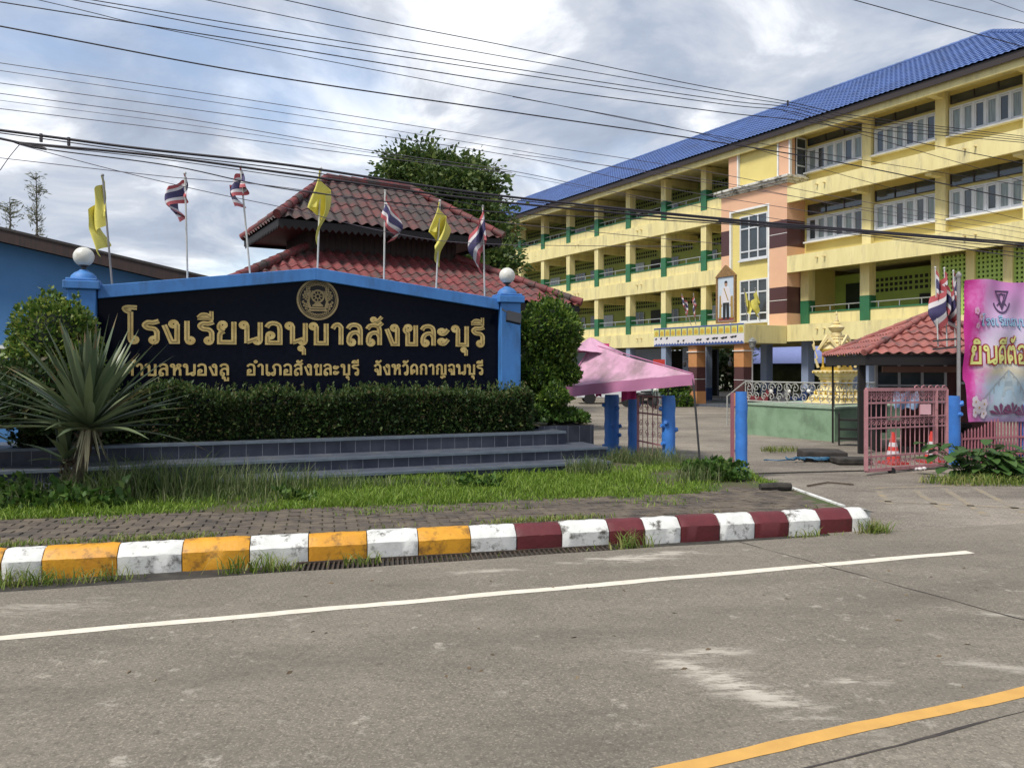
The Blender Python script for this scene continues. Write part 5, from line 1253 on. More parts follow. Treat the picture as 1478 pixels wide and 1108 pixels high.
# ------------------------------------------------------------------ pink tent
Rn, Ln, Rf, Lf = Vector((2.76, 11.95, 1.50)), Vector((.95, 13.9, 1.26)), Vector((2.95, 14.7, 1.50)), Vector((1.25, 16.3, 1.40))
pk = Vector((1.48, 14.4, 2.02)); tent = thing('pink_tent', 'collapsed faded pink canopy tent sagging on thin legs behind the shrub', 'tent', (2.2, 14, 0))
to = Vector(tent.location)
def sagpatch(b, A_, B2, C_, sag, n=12, seed=0):
    def fn(u, v):
        e_ = A_.lerp(B2, u); p = e_.lerp(C_, v * .93)
        p = p - Vector((0, 0, sag * 4 * v * (1 - v) * (.35 + .65 * math.sin(math.pi * u))))
        p = p + Vector((0, 0, .012 * math.sin(u * 13 + seed + v * 3) * (1 - v)  * v * 4 + .004 * math.sin(u * 29 + v * 9 + seed)))
        return p - to
    b.grid(fn, n * 2, n)
b = MB(); sagpatch(b, Ln, Rn, pk, .10, seed=1); sagpatch(b, Rn, Rf, pk, .08, seed=2); sagpatch(b, Rf, Lf, pk, .14, seed=3); sagpatch(b, Lf, Ln, pk, .2, seed=4)
b.build('canopy', M['tent'], tent, smooth='all')
for c in (Ln, Rn, Rf, Lf):
    b = MB(); b.tube([(c.lerp(pk, t_ / 10 * .95) - to + Vector((0, 0, .004))) for t_ in range(11)], .010, 6); b.build('seam', M['tentv'], tent, smooth=True)
b = MB()      # raised vent cap
tipv = P(853, 486, 14.4); cc = [pk + Vector(v) * 1.0 for v in ((-.42, -.30, -.10), (.50, -.42, -.20), (.62, .42, -.14), (-.35, .42, -.1))]
for i in range(4): sagpatch(b, cc[i], cc[(i+1) % 4], tipv + Vector((0, 0, .0)), .03, 6, i)
b.build('vent_cap', M['tent'], tent, smooth='all')
b = MB(); b.box(-.25, .32, .1, .13, -.14, .02, 0, Matrix.Translation(pk - to)); b.build('vent_lining', M['hotpink'], tent)
def val(b, A_, B2, h0, h1):
    def fn(u, v):
        p = A_.lerp(B2, u) + Vector((0, 0, .004 * math.sin(u * 29 + 1))); return p - Vector((0, 0, v * (h0 + (h1 - h0) * u + .004 * math.sin(u * 24)))) + Vector((.015 * math.sin(u * 19 + v * 2), -.02 + .02 * math.sin(u * 23 + v), 0)) - to
    b.grid(fn, 24, 4)
b = MB(); val(b, Ln, Rn, .19, .17); val(b, Rn, Rf, .17, .17); val(b, Rf, Lf, .17, .17); val(b, Lf, Ln, .17, .19); b.build('valance', M['tentv'], tent, smooth='all')
for (c, f) in ((Rn, (2.83, 11.75, .05)), (Rf, (2.90, 14.85, -.03)), (Lf, (1.0, 16.6, -.05)), (Ln, (.85, 14.0, -.02))):
    b = MB(); b.tube([c - to - Vector((0, 0, .02)), Vector(f) - to], .016, 8); b.build('leg', M['darkmetal'], tent, smooth=True)
b = MB()
def hang(x0, y0, x1, y1, Y):
    a, c = P(x0, y0, Y), P(x1, y1, Y)
    b.grid(lambda u, v: (a.x + (c.x - a.x)*u - to.x, Y + .04 * math.sin(u * 11 + v) - to.y, a.z + (c.z - a.z)*v * (1 - .2*math.sin(u * 3)) - to.z), 10, 6)
hang(897, 560, 918, 580, 15.0); b.build('hanging_cloth', M['hotpink'], tent, smooth='all')
b = MB(); hang(860, 560, 868, 574, 15.2); b.build('hanging_cloth', M['hotpink'], tent, smooth='all')

# ------------------------------------------------------------------ blue log posts and gates
def logpost(x, base_y, top_y, wpx, label, seed, knobs=5):
    g = G(x, base_y); Y = g.y; r = wpx * Y / FPX / 2; h = EYE - (top_y - HY) * Y / FPX; rr = random.Random(seed)
    b = MB(); k = 12; path = [(.003*math.sin(i*1.7 + seed), .003*math.sin(i*1.1), h*i/k - (.1 if i == 0 else 0)) for i in range(k+1)]
    b.tube(path, [r * (1 + .03*math.sin(i*2.3 + seed)) for i in range(k)] + [r * .93], 18)
    for i in range(knobs):
        a = rr.uniform(math.pi * .85, math.pi * 2.15); z = rr.uniform(.1, .92) * h; d = Vector((math.cos(a), math.sin(a), .25))
        b.tube([Vector((0, 0, z)) + d * r * .8, Vector((0, 0, z)) + d * (r + .045)], [.045, .03], 8)
    return tag(b.build('gate_post', M['postblue'], None, smooth=True, loc=(g.x, g.y, gz(g.y))), label, 'post', 'blue painted gate posts')
logpost(883, 655, 567, 21, 'thick knobbly blue post nearest the sign steps', 1, 7)
logpost(914, 658, 574, 15, 'thin smooth blue post between two knobbly ones', 2, 1)
logpost(965, 671, 570, 19, 'knobbly blue post at the right end of the small pink gate', 3, 7)
logpost(1070, 691, 565, 17, 'slim plain blue post standing alone by the driveway', 4, 0)
logpost(1376, 668, 570, 18, 'blue post with stubs between the pink gate and the banner', 5, 3)
def scroll(b, c, ux, r, m=0, s=1, th=.006):
    pts = [c + ux * (s * r * (1 - k/16) * math.cos(k * .62)) + Vector((0, 0, r * (1 - k/16) * math.sin(k * .62))) for k in range(15)]
    b.tube(pts, th, 5, m, False)
# small left gate
gl = thing('small_gate', 'narrow pink wrought gate between the blue posts', 'gate', G(940, 665))
a, c = G(921, 660) - gl.location, G(957, 669) - gl.location; ux = (c - a).normalized(); b = MB(); H_ = 1.10
for p in (a, c): b.beam(p + Vector((0, 0, .02)), p + Vector((0, 0, H_)), .04, .04)
for z in (.10, .30, .80, H_): b.beam(a + Vector((0, 0, z)), c + Vector((0, 0, z)), .025, .025)
b.build('frame', M['pink'], gl); b = MB()
for k in range(1, 5): p = a.lerp(c, k / 5); b.tube([p + Vector((0, 0, .1)), p + Vector((0, 0, H_))], .008, 6)
for k in range(4):
    for z in (.45, .62, .90): scroll(b, a.lerp(c, (k + .5)/4) + Vector((0, 0, z)), ux, .07, 0, (-1) ** k)
b.build('scrollwork', M['pink'], gl)
b = MB(); pp_ = G(1057, 684); b.beam((0, 0, 0), (0, 0, 1.22), .045, .045); b.beam((0, .0, 1.0), (.10, .03, 1.0), .02, .02); b.beam((0, .0, .35), (.10, .03, .35), .02, .02)
tag(b.build('gate_stop', M['mauve'], loc=pp_), 'thin dull pink upright beside the lone blue post', 'gate post')
# big sliding gate
ga, gb = G(1250, 686), G(1366, 674); gt = thing('sliding_gate', 'big pink iron sliding gate with scrollwork bands in front of the guard hut', 'gate', ga)
a, c = Vector((0, 0, .07)), gb - ga + Vector((0, 0, .05)); ux = (c - a).normalized(); W = (c - a).length; Hg = 1.20
def gpos(k, z): return a + ux * (W * k) + Vector((0, 0, z))
b = MB()
for k in (0, .86, 1.0): b.beam(gpos(k, 0), gpos(k, Hg), .045, .045)
for z, h in ((0, .05), (.20, .03), (.62, .022), (.78, .022), (1.0, .03), (Hg, .05)): b.beam(gpos(0, z), gpos(1, z), .04 if h > .03 else .025, h)
b.build('frame', M['pink'], gt)
b = MB(); nb_ = 17
for k in range(1, nb_): b.tube([gpos(k/nb_, 0), gpos(k/nb_, Hg)], .008, 6)
b.build('bars', M['pink'], gt); b = MB()
for k in range(nb_):
    for (z, r) in ((.70, .055), (1.07, .045), (1.13, .035), (.10, .05)): scroll(b, gpos((k + .5)/nb_, z), ux, r, 0, (-1) ** k)
for k in range(5): p = gpos(.58 + k*.09, Hg); b.tube([p, p + ux*.02 + Vector((0, 0, .05)), p + ux*.07 + Vector((0, 0, .06)), p + ux*.13 + Vector((0, 0, .02))], .009, 5)
b.build('scrollwork', M['pink'], gt)
b = MB(); b.box(-.085, .085, -.012, .012, -.09, .07, 0, Matrix.Translation(gpos(.70, .90) + Vector((0, -.05, 0)))); b.build('lock_plate', mat('pale_pink_plate', (.66, .38, .42), .5), gt)
for k in (.30, .97):
    b = MB(); p = gpos(k, -.03); b.lathe([(.01, -.03), (.05, -.03), (.05, .03), (.01, .03)], n=12); b.v = [(p.x + v[0], p.y + v[2], p.z + v[1]) for v in b.v]; b.build('wheel', M['rubber'], gt)
b = MB(); r0 = ga + Vector((-2.3, .05, .0)); b.beam(r0 + Vector((0, 0, .006)), gb + Vector((.6, -.05, .006)), .035, .012); tag(b.build('gate_rail', M['kraw']), 'thin rusty steel track for the sliding gate across the driveway', 'rail')
# cones
for (px, py, lab) in ((1289, 668, 'orange and white traffic cone at the left behind the pink gate'), (1345, 666, 'orange and white traffic cone beside the blue post behind the gate')):
    g = G(px, py); g.z = gz(g.y); cn = thing('traffic_cone', lab, 'cone', g, .3, 'traffic cones behind the gate')
    b = MB(); b.box(-.17, .17, -.17, .17, 0, .035); b.build('base', M['cone'], cn)
    b = MB(); rad = lambda z: .13 - .105 * z / .52
    zs = [.035, .14, .22, .29, .36, .42, .53]
    for j in range(6): b.lathe([(rad(zs[j]), zs[j]), (rad(zs[j+1]), zs[j+1])], n=18, m=(0, 1, 0, 1, 0, 0)[j])
    b.build('body', [M['cone'], M['fwhite']], cn, smooth=True)
# picket fence right
fa, fb = G(1388, 668), Vector((10.9, 13.72, -.02)); fn_ = thing('picket_fence', 'dull pink iron picket fence below the welcome banner', 'fence', fa); c = fb - fa; ux = c.normalized(); W = c.length
b = MB(); n = 54
for k in range(n):
    h = .46 + .24 * min(1, k / 11) + .02 * math.sin(k * .9); p = ux * (W * k / n); b.tube([p, p + Vector((0, 0, h)), p + Vector((0, 0, h + .05))], [.015, .015, .003], 6)
b.build('pickets', M['mauve'], fn_)
b = MB(); b.beam((0, 0, .15), ux * W + Vector((0, 0, .15)), .03, .03); b.beam(Vector((0, 0, .40)), ux * W + Vector((0, 0, .48)), .03, .03); b.build('rails', M['mauve'], fn_)
g = P(1472, 625, 13.5); b = MB(); b.tube([(0, 0, 0), (0, 0, .98)], .10, 14); tag(b.build('fence_post', M['postblue'], smooth=True, loc=(g.x, g.y - .1, -.02)), 'blue post cut off by the right edge below the banner', 'post', 'blue painted gate posts')

# ------------------------------------------------------------------ welcome banner
bd = Vector((.876, .483, 0)); ba = Vector((7.58, 13.2, 0)); BA = math.atan2(.17, .985)
bn = thing('welcome_banner', 'tall pink printed vinyl welcome banner with yellow Thai writing by the fence', 'banner', ba, BA); bn.scale = (.66, 1, 1)
ZB, ZT, BW = .68, 3.06, 3.4
def wave(x, z): return .05 * math.sin(x * 2.6 + z * 1.1) + .018 * math.sin(x * 7 - z * 4) + .012 * math.sin(z * 9 + x * 3) - .06
def bx0(z): return .02 + .20 * max(0, (2.3 - z)) * .45 * (1 if z < 1.35 else .25)
def bmat():
    m_ = bpy.data.materials.new('banner_print'); m_.use_nodes = True; nt = m_.node_tree; N = nt.nodes; L = nt.links
    b = N['Principled BSDF']; b.inputs['Roughness'].default_value = .4
    tc = N.new('ShaderNodeTexCoord'); sp = N.new('ShaderNodeSeparateXYZ'); L.new(tc.outputs['Object'], sp.inputs[0])
    n = N.new('ShaderNodeTexNoise'); n.inputs['Scale'].default_value = 3.2; n.inputs['Detail'].default_value = 8; n.inputs['Roughness'].default_value = .65; L.new(tc.outputs['Object'], n.inputs['Vector'])
    def m(op, a, c):
        q = N.new('ShaderNodeMath'); q.operation = op
        for i, v in enumerate((a, c)):
            if isinstance(v, (int, float)): q.inputs[i].default_value = v
            else: L.new(v, q.inputs[i])
        return q.outputs[0]
    def ramp(f, st):
        r = N.new('ShaderNodeValToRGB'); e = r.color_ramp.elements
        while len(e) < len(st): e.new(.5)
        for q, (p, c) in zip(e, st): q.position = p; q.color = (*c, 1)
        L.new(f, r.inputs[0]); return r.outputs[0]
    fx = m('ADD', sp.outputs[0], m('MULTIPLY', m('SUBTRACT', n.outputs['Fac'], .5), 1.1))
    left = ramp(fx, [(.10, (.52, .02, .25)), (.40, (.62, .14, .42)), (.64, (.62, .32, .58)), (1.0, (.58, .38, .64))])
    fz = m('ADD', sp.outputs[2], m('MULTIPLY', m('SUBTRACT', n.outputs['Fac'], .5), .35))
    fzn = m('DIVIDE', m('SUBTRACT', fz, .68), 2.38)
    scen = ramp(fzn, [(.0, (.20, .12, .25)), (.10, (.30, .36, .42)), (.25, (.33, .46, .56)), (.36, (.56, .50, .36)), (.44, (.62, .60, .62)), (.62, (.60, .50, .66)), (.85, (.60, .34, .60)), (1, (.60, .20, .50))])
    mx = N.new('ShaderNodeMix'); mx.data_type = 'RGBA'; mr_ = N.new('ShaderNodeMapRange'); mr_.inputs[1].default_value = .30; mr_.inputs[2].default_value = .85; L.new(fx, mr_.inputs[0])
    L.new(mr_.outputs[0], mx.inputs[0]); L.new(left, mx.inputs[6]); L.new(scen, mx.inputs[7]); L.new(mx.outputs[2], b.inputs['Base Color']); return m_
b = MB(); 
def bfn(u, v):
    z = ZB + (ZT - ZB) * v; x = bx0(z) + (BW - bx0(z)) * u; return (x, wave(x, z), z + .02 * math.sin(x * 3.3) * v)
b.grid(bfn, 60, 40); b.build('sheet', bmat(), bn, smooth='all')
def flat(mb, p, d, m_): mb.add([(x, wave(x, z) - d, z) for x, z in p], [tuple(range(len(p)))], m_)
b = MB()
# the pictured bridge running to a vanishing point, with rails
vp = (1.22, 1.55)
for k in range(8):
    t0, t1 = k / 8, (k + 1) / 8
    def L_(t, s): return (vp[0] + s * (.03 + .45 * (1 - t)), vp[1] - .72 * (1 - t))
    flat(b, [L_(t0, -.55), L_(t0, .55), L_(t1, .55), L_(t1, -.55)], .004, k % 2)
for s in (-1, 1):
    for k in range(6):
        t0, t1 = k/6, (k+1)/6; a0 = (vp[0] + s*.72*(1-t0), vp[1] - .55*(1-t0)); a1 = (vp[0] + s*.72*(1-t1), vp[1] - .55*(1-t1)); flat(b, [a0, a1, (a1[0], a1[1] + .012), (a0[0], a0[1] + .03)], .005, 2)
        flat(b, [(a0[0] - .012, a0[1] - .22*(1-t0)), (a0[0] + .012, a0[1] - .22*(1-t0)), (a0[0] + .012, a0[1]), (a0[0] - .012, a0[1])], .006, 2)
b.build('bridge_picture', [mat('print_path', (.42, .50, .54), .5), mat('print_path_dark', (.34, .42, .47), .5), mat('print_rail', (.34, .37, .40), .5)], bn)
b = MB(); thai(b, 'ยินดีต้อนรับ', .22, 2.75, 1.655, .31, .32, -.010, .002, 0, wave); thai(b, 'ยินดีต้อนรับ', .22, 2.75, 1.655, .31, .155, -.016, .002, 1, wave)
b.build('welcome_lettering', [mat('lettering_maroon', (.30, .015, .03), .5), mat('lettering_lime', (.66, .66, .22), .5)], bn)
b = MB(); thai(b, 'โรงเรียนอนุบาลสังขละบุรี', .44, 3.1, 2.30, .125, .22, -.008, .002, 0, wave); thai(b, 'โรงเรียนอนุบาลสังขละบุรี', .44, 3.1, 2.30, .125, .11, -.014, .002, 1, wave)
b.build('school_lettering', [mat('lettering_blue', (.12, .26, .48), .5), mat('lettering_sky', (.42, .62, .78), .5)], bn)
b = MB(); ex, ez = 1.05, 2.74
def rb(pts, w, d, cl=False): ribbon(b, [Vector(p) for p in pts], w, lambda X, Y, D: (X, wave(X, Y) - D, Y), .001, d, 0, cl)
rb([(ex - .19, ez + .14), (ex + .19, ez + .14), (ex, ez - .16)], .028, .006, True); rb([(ex - .11, ez + .09), (ex + .11, ez + .09), (ex, ez - .08)], .014, .007, True)
rb([(ex + .25*math.cos(R(200 + 14*k)), ez + .03 + .25*math.sin(R(200 + 14*k))) for k in range(11)], .035, .008)
rb([(ex + .06*math.cos(k*.6), ez + .02 + .09*math.sin(k*.6)) for k in range(11)], .012, .009); rb([(ex - .14, ez - .10), (ex - .05, ez - .04), (ex, ez - .12), (ex + .05, ez - .04), (ex + .14, ez - .10)], .018, .010)
b.build('emblem', mat('emblem_purple', (.09, .05, .13), .5), bn)
b = MB(); rr = random.Random(8)
for (fx, fz, r) in ((.34, 1.02, .09), (.45, .92, .10), (.36, .84, .08), (.58, .98, .09), (.60, .82, .08), (.30, 2.55, .06), (.42, 2.45, .06), (.36, 2.30, .05)):
    for k in range(5):
        a = k * 1.2566 + rr.uniform(-.2, .2); px_, pz_ = fx + r*.6*math.cos(a), fz + r*.6*math.sin(a)
        flat(b, [(px_ + r*.55*math.cos(q*.785), pz_ + r*.55*math.sin(q*.785)) for q in range(8)], .012 + .0012*k, 0 if fz < 2 else 1)
    flat(b, [(fx + r*.22*math.cos(q*.785), fz + r*.22*math.sin(q*.785)) for q in range(8)], .021, 2)
for (fx, fz) in ((1.0, .80), (1.30, .82), (1.65, .78)):
    for k in range(5):
        a = .3 + k * .63; flat(b, [(fx, fz), (fx + .22*math.cos(a - .2), fz + .16*math.sin(a - .2)), (fx + .28*math.cos(a), fz + .2*math.sin(a)), (fx + .22*math.cos(a + .2), fz + .16*math.sin(a + .2))], .013 + .0012*k, 3)
b.build('flower_picture', [mat('print_white_petal', (.70, .62, .68), .5), mat('print_pink_petal', (.62, .34, .52), .5), mat('print_pollen', (.5, .3, .1), .5), mat('print_lotus', (.14, .04, .10), .5)], bn)
b = MB(); b.tube([(-.02, .05, 0), (-.02, .05, 3.12)], .038, 10); b.lathe([(.04, 3.11), (.055, 3.14), (.055, 3.17), (.015, 3.22)], (-.02, .05, 0), 10); b.tube([(3.42, .05, 0), (3.42, .05, 3.3)], .045, 10)
tag(b.build('banner_poles', M['dpole'], bn, smooth=True))
# flags fixed to the banner pole
for i, (bx, tx, ty_, lab) in enumerate(((1354, 1350, 386, 'leftmost of the three tricolour flags beside the banner pole'), (1367, 1363, 387, 'middle tricolour flag beside the banner pole'), (1379, 1376, 391, 'tricolour flag touching the banner pole'))):
    flagpole('flag', lab, P(bx, 500, 13.5), P(tx, ty_, 13.5), THAI, 't', 100 * 13.5 / FPX, 16 * 13.5 / FPX * 1.9, 81 + i * 7, 'tricolour flags by the banner', M['pole'], .012, .25)
b = MB(); p0, p1 = P(1346, 504, 13.5), P(1388, 500, 13.3); b.beam(p0, p1, .03, .03); b.beam(p0 + Vector((0, 0, .14)), p1 + Vector((0, 0, .14)), .03, .03)
tag(b.build('flag_bracket', M['darkmetal']), 'dark steel bracket holding three flags on the banner pole', 'bracket')

# ------------------------------------------------------------------ guard hut
HN = Vector((6.43, 14.3, 0)); HA = math.atan2(-.165, .986)
ht = thing('guard_hut', 'open guard hut with a coral tiled pyramid roof and dark posts', 'hut', HN, HA)
hip_roof(ht, 0, 3.25, 0, 3.25, 1.84, 1.62, 1.63, 1.62, 1.63, 2.63, .20, .30, .022, M['huttile'], .055, 'roof', None, 6, .028)
b = MB()
for (xa, xb, ya, yb) in ((.03, 3.22, .03, .07), (.03, 3.22, 3.18, 3.22), (.03, .07, .07, 3.18), (3.18, 3.22, .07, 3.18)): b.box(xa, xb, ya, yb, 1.64, 1.83)
b.box(.07, 3.18, .07, 3.18, 1.76, 1.78); b.build('eave_board', M['wooddk'], ht)
for (x, y) in ((.12, .62), (3.1, .3), (.15, 3.05), (3.1, 3.05)):
    w_ = .018 if (x, y) == (.15, 3.05) else .06; b = MB(); b.box(x - w_, x + w_, y - w_, y + w_, -.1, 1.76); b.build('post', M['wooddk'], ht)
b = MB(); b.box(.75, 3.0, 1.5, 1.58, 1.50, 1.62); b.build('beam', mat('dusty_pink_beam', (.30, .17, .13), .6), ht)
b = MB(); b.box(1.4, 3.2, 2.4, 2.5, -.1, .85, 0); b.box(2.2, 3.2, 2.4, 2.5, .85, 1.7, 0); b.build('booth_wall', M['redwood'], ht)
b = MB(); 
for x in (.85, 1.3, 1.75, 2.2): b.box(x, x + .05, 2.38, 2.44, .85, 1.66)
b.box(.85, 2.25, 2.38, 2.44, .85, .92); b.box(.85, 2.25, 2.385, 2.435, 1.2, 1.24); b.box(2.45, 3.1, 2.36, 2.40, 1.25, 1.30); b.box(2.45, 2.5, 2.36, 2.40, .9, 1.3); w_ = b.build('booth_window', M['winframe'], ht)
b = MB(); b.box(.88, 2.22, 2.41, 2.43, .9, 1.64); b.build('pane', M['glass'], w_)
b = MB(); b.box(.5, 2.2, 1.0, 1.8, .45, .52); b.box(.5, .56, 1.0, 1.8, 0, .45); b.box(2.1, 2.16, 1.0, 1.8, 0, .45); tag(b.build('guard_table', M['wooddk'], loc=HN), 'dark low table in the shade of the guard hut', 'table')
bpy.data.objects['guard_table'].rotation_euler = (0, 0, HA)
b = MB(); b.box(-.3, .3, -.02, .02, 0, .9)
tag(b.build('notice_board', mat('dark_board', (.03, .028, .03), .7), loc=P(1259, 640, 16.2)), 'dark grey board leaning beside the guard hut post', 'board')
bpy.data.objects['notice_board'].location.z = .25
# a rack of slatted shelves left of the hut post
p1 = P(1226, 640, 16.6); rk = thing('wooden_rack', 'small black slatted rack beside the green shrine base', 'rack', (p1.x, 16.6, -.05), -.4)
b = MB(); 
for z in (.12, .32, .52): b.box(-.22, .22, -.12, .12, z, z + .03)
b.build('shelves', M['wooddk'], rk); b = MB()
for x in (-.22, .2): b.box(x, x + .035, -.12, .12, 0, .68)
b.build('uprights', M['wooddk'], rk)
# blue tarp sheet on the gate and clutter behind it
b = MB(); a = P(1290, 566, 13.4); b.grid(lambda u, v: (a.x + .42*u, 13.4 + .03*math.sin(u*9 + v*4), a.z - .28*v + .02*math.sin(u*14)), 14, 8)
tag(b.build('blue_tarp', mat('blue_tarp_sheet', (.09, .17, .30), .5, (.20, .27, .36), 9, 1), smooth='all'), 'crumpled blue tarp hung behind the top of the pink gate', 'tarp')
# concrete block with hose on the driveway
g = G(1186, 662); b = MB(); b.box(-.36, .36, -.30, .30, -.02, .15); o = b.build('concrete_block', mat('mossy_block', (.05, .042, .036), .9, (.025, .022, .02), 6, 1, bump=.5, bscale=20), loc=g, bevel=.02); o.rotation_euler = (0, 0, -.15); tag(o, 'dark stained concrete block lying on the yard near the gate', 'block')
rr = random.Random(2); b = MB()
for k in range(3):
    pts = []
    for i in range(46): t_ = i / 45; pts.append(Vector((-.62 + 1.05*t_ + .10*math.sin(i*.55 + k*2), -.36 + .07*math.sin(i*.8 + k) + .05*k, .02 + .04*abs(math.sin(i*.7 + k)))))
    b.tube(pts, .013, 6)
pts = [Vector((-.6 - .5*t_, -.3 + .05*math.sin(t_*9), .014)) for t_ in [i/12 for i in range(13)]]; b.tube(pts, .012, 6)
tag(b.build('garden_hose', M['ropeblue'], loc=g, smooth=True), 'tangled blue hose lying along the concrete block', 'hose')
g = G(1228, 668); b = MB(); b.box(-.28, .28, -.2, .2, 0, .09); tag(b.build('concrete_slab', M['kraw'], loc=g, bevel=.015), 'low dark concrete slab at the foot of the hut post', 'slab')
g = G(1328, 680); b = MB()
for k in range(7): b.ball((rr.uniform(-.15, .15), rr.uniform(-.05, .05), .025), rr.uniform(.025, .05), 8, sz=.7)
tag(b.build('plastic_bag', M['fwhite'], loc=g + Vector((0, .12, 0)), smooth='all'), 'crumpled white plastic bag on the ground behind the gate', 'bag')

# ------------------------------------------------------------------ shrine on its green base
SN = Vector((7.25, 17.6, 0)); SA = math.atan2(.506, .863)   # x to the right and back, y to the left and back
sh = thing('shrine_base', 'green plastered platform with a scrolled white railing', 'platform', SN, SA)
b = MB(); b.box(0, 2.6, 0, 2.7, -.2, .66); b.build('plinth', M['greenbase'], sh, bevel=.01)
b = MB(); b.box(-.03, 2.63, -.03, 2.73, .66, .70); b.build('top_slab', mat('pale_green_slab', (.30, .40, .30), .6), sh)
def railing(b, a, c, n):
    a, c = Vector(a), Vector(c); ux = (c - a).normalized()
    for z in (.76, 1.24): b.tube([a + Vector((0, 0, z)), c + Vector((0, 0, z))], .018, 6)
    for k in range(3): p = a.lerp(c, k / 2); b.tube([p + Vector((0, 0, .70)), p + Vector((0, 0, 1.24))], .014, 6)
    for k in range(n):
        p = a.lerp(c, (k + .5) / n); scroll(b, p + Vector((0, 0, 1.10)), ux, .13, 0, (-1)**k, .010); scroll(b, p + Vector((0, 0, .88)), ux, .11, 0, -(-1)**k, .010); b.tube([p + Vector((0, 0, .76)), p + ux*.06 + Vector((0, 0, 1.0)), p + Vector((0, 0, 1.24))], .008, 5)
b = MB(); railing(b, (.04, .04, 0), (.04, 2.66, 0), 11); railing(b, (.04, .04, 0), (2.56, .04, 0), 10); b.tube([(.04, 2.66, 1.24), (-.1, 3.15, .85), (-.1, 3.15, .1)], .018, 6); b.build('railing', mat('silver_railing', (.50, .50, .46), .45, (.34, .34, .31), 8, metal=.3), sh)
shr = thing('spirit_shrine', 'ornate cream and gold spirit shrine on a flared pedestal', 'shrine', SN + Matrix.Rotation(SA, 3, 'Z') @ Vector((1.55, 1.12, .70)), SA); shr.scale = (1, 1, .89)
b = MB()
def sq(prof_, n=4, m=0): 
    s = len(b.v); b.lathe([(r * 1.414, z) for r, z in prof_], n=n, m=m)
sq([(.56, 0), (.56, .05), (.50, .06), (.49, .11), (.44, .14), (.47, .18), (.41, .22), (.36, .30), (.33, .34), (.36, .37), (.30, .41), (.27, .45), (.27, .66), (.30, .69), (.28, .72), (.34, .78), (.36, .80), (.36, .84), (.40, .86), (.40, .92), (.37, .93)])
o = b.build('pedestal', M['cream'], shr, bevel=.008)
b = MB()      # applied petals and scrolls on the pedestal
for s in range(4):
    Mx = Matrix.Rotation(s * math.pi / 2, 4, 'Z')
    for (z, r, n, w, h) in ((.14, .47, 7, .065, .12), (.30, .38, 5, .06, .10), (.88, .41, 6, .05, .06)):
        for k in range(n):
            x = (k - (n-1)/2) * (2 * r / n) * .95; pts = [(x - w*.8, -r - .01, z - h*.5), (x + w*.8, -r - .01, z - h*.5), (x + w*.5, -r - .035, z + h*.2), (x, -r - .02, z + h*.6), (x - w*.5, -r - .035, z + h*.2)]
            b.add([Mx @ Vector(p) for p in pts], [(0, 1, 2, 3, 4)]); 
    for k in (-1, 1): 
        c = Mx @ Vector((k*.12, -.29, .56)); scroll(b, c, Mx.to_3x3() @ Vector((1, 0, 0)), .08, 0, k, .018)
        c = Mx @ Vector((k*.12, -.29, .63)); b.ball(c, .03, 8)
b.build('carving', M['shrinegold'], shr)
b = MB()      # chamber: corner posts, base, dark inside
b.box(-.26, .26, -.26, .26, .93, 1.02)
for (x, y) in ((-.22, -.22), (.22, -.22), (-.22, .22), (.22, .22)): b.lathe([(.04, 1.02), (.028, 1.06), (.028, 1.42), (.045, 1.46)], (x, y, 0), 10)
b.box(-.27, .27, -.27, .27, 1.46, 1.52); b.build('chamber', M['shrinegold'], shr)
b = MB(); b.box(-.17, .17, -.17, .17, 1.02, 1.46); b.build('chamber_shade', M['dark'], shr)
b = MB(); b.lathe([(.05, 1.02), (.055, 1.15), (.04, 1.25), (.035, 1.32), (.01, 1.36)], (0, -.215, 0), 10); b.build('figurine', M['shrinegold'], shr, smooth=True)
b = MB()
for s in range(4):    # pointed gables with flame finials
    Mx = Matrix.Rotation(s * math.pi / 2, 4, 'Z')
    for (P_, d0, d1) in (([(-.33, 1.50), (-.25, 1.50), (0, 1.80), (.25, 1.50), (.33, 1.50), (.12, 1.76), (0, 1.92), (-.12, 1.76)], -.32, -.27),):
        n = len(P_); vs = [Mx @ Vector((p[0], d0, p[1])) for p in P_] + [Mx @ Vector((p[0], d1, p[1])) for p in P_]; b.add(vs, [tuple(range(n)), tuple(range(2*n-1, n-1, -1))] + [(i, i+n, (i+1) % n + n, (i+1) % n) for i in range(n)])
    c = Mx @ Vector((-.36, -.36, 1.5)); b.tube([c, c * 1.06 + Vector((0, 0, .06)), c * 1.02 + Vector((0, 0, .14)), c * 1.10 + Vector((0, 0, .24))], [.03, .035, .02, .004], 7)
    c = Mx @ Vector((-.30, -.30, 1.0)); b.tube([c, c * 1.15 + Vector((0, 0, .10)), c * 1.05 + Vector((0, 0, .22)), c * 1.3 + Vector((0, 0, .36))], [.035, .03, .02, .004], 7)
b.build('gable', M['cream'], shr)
b = MB(); sq([(.27, 1.52), (.24, 1.60), (.20, 1.68), (.22, 1.70), (.15, 1.78), (.17, 1.80), (.13, 1.84), (.14, 1.88), (.11, 1.90)])
b.lathe([(.13, 1.90), (.13, 1.96), (.10, 1.98), (.17, 2.06), (.19, 2.12), (.12, 2.18), (.08, 2.20), (.09, 2.23), (.05, 2.28), (.055, 2.31), (.03, 2.36), (.035, 2.40), (.015, 2.46), (.03, 2.49), (.003, 2.58)], n=16)
b.build('spire', M['cream'], shr, smooth=True)
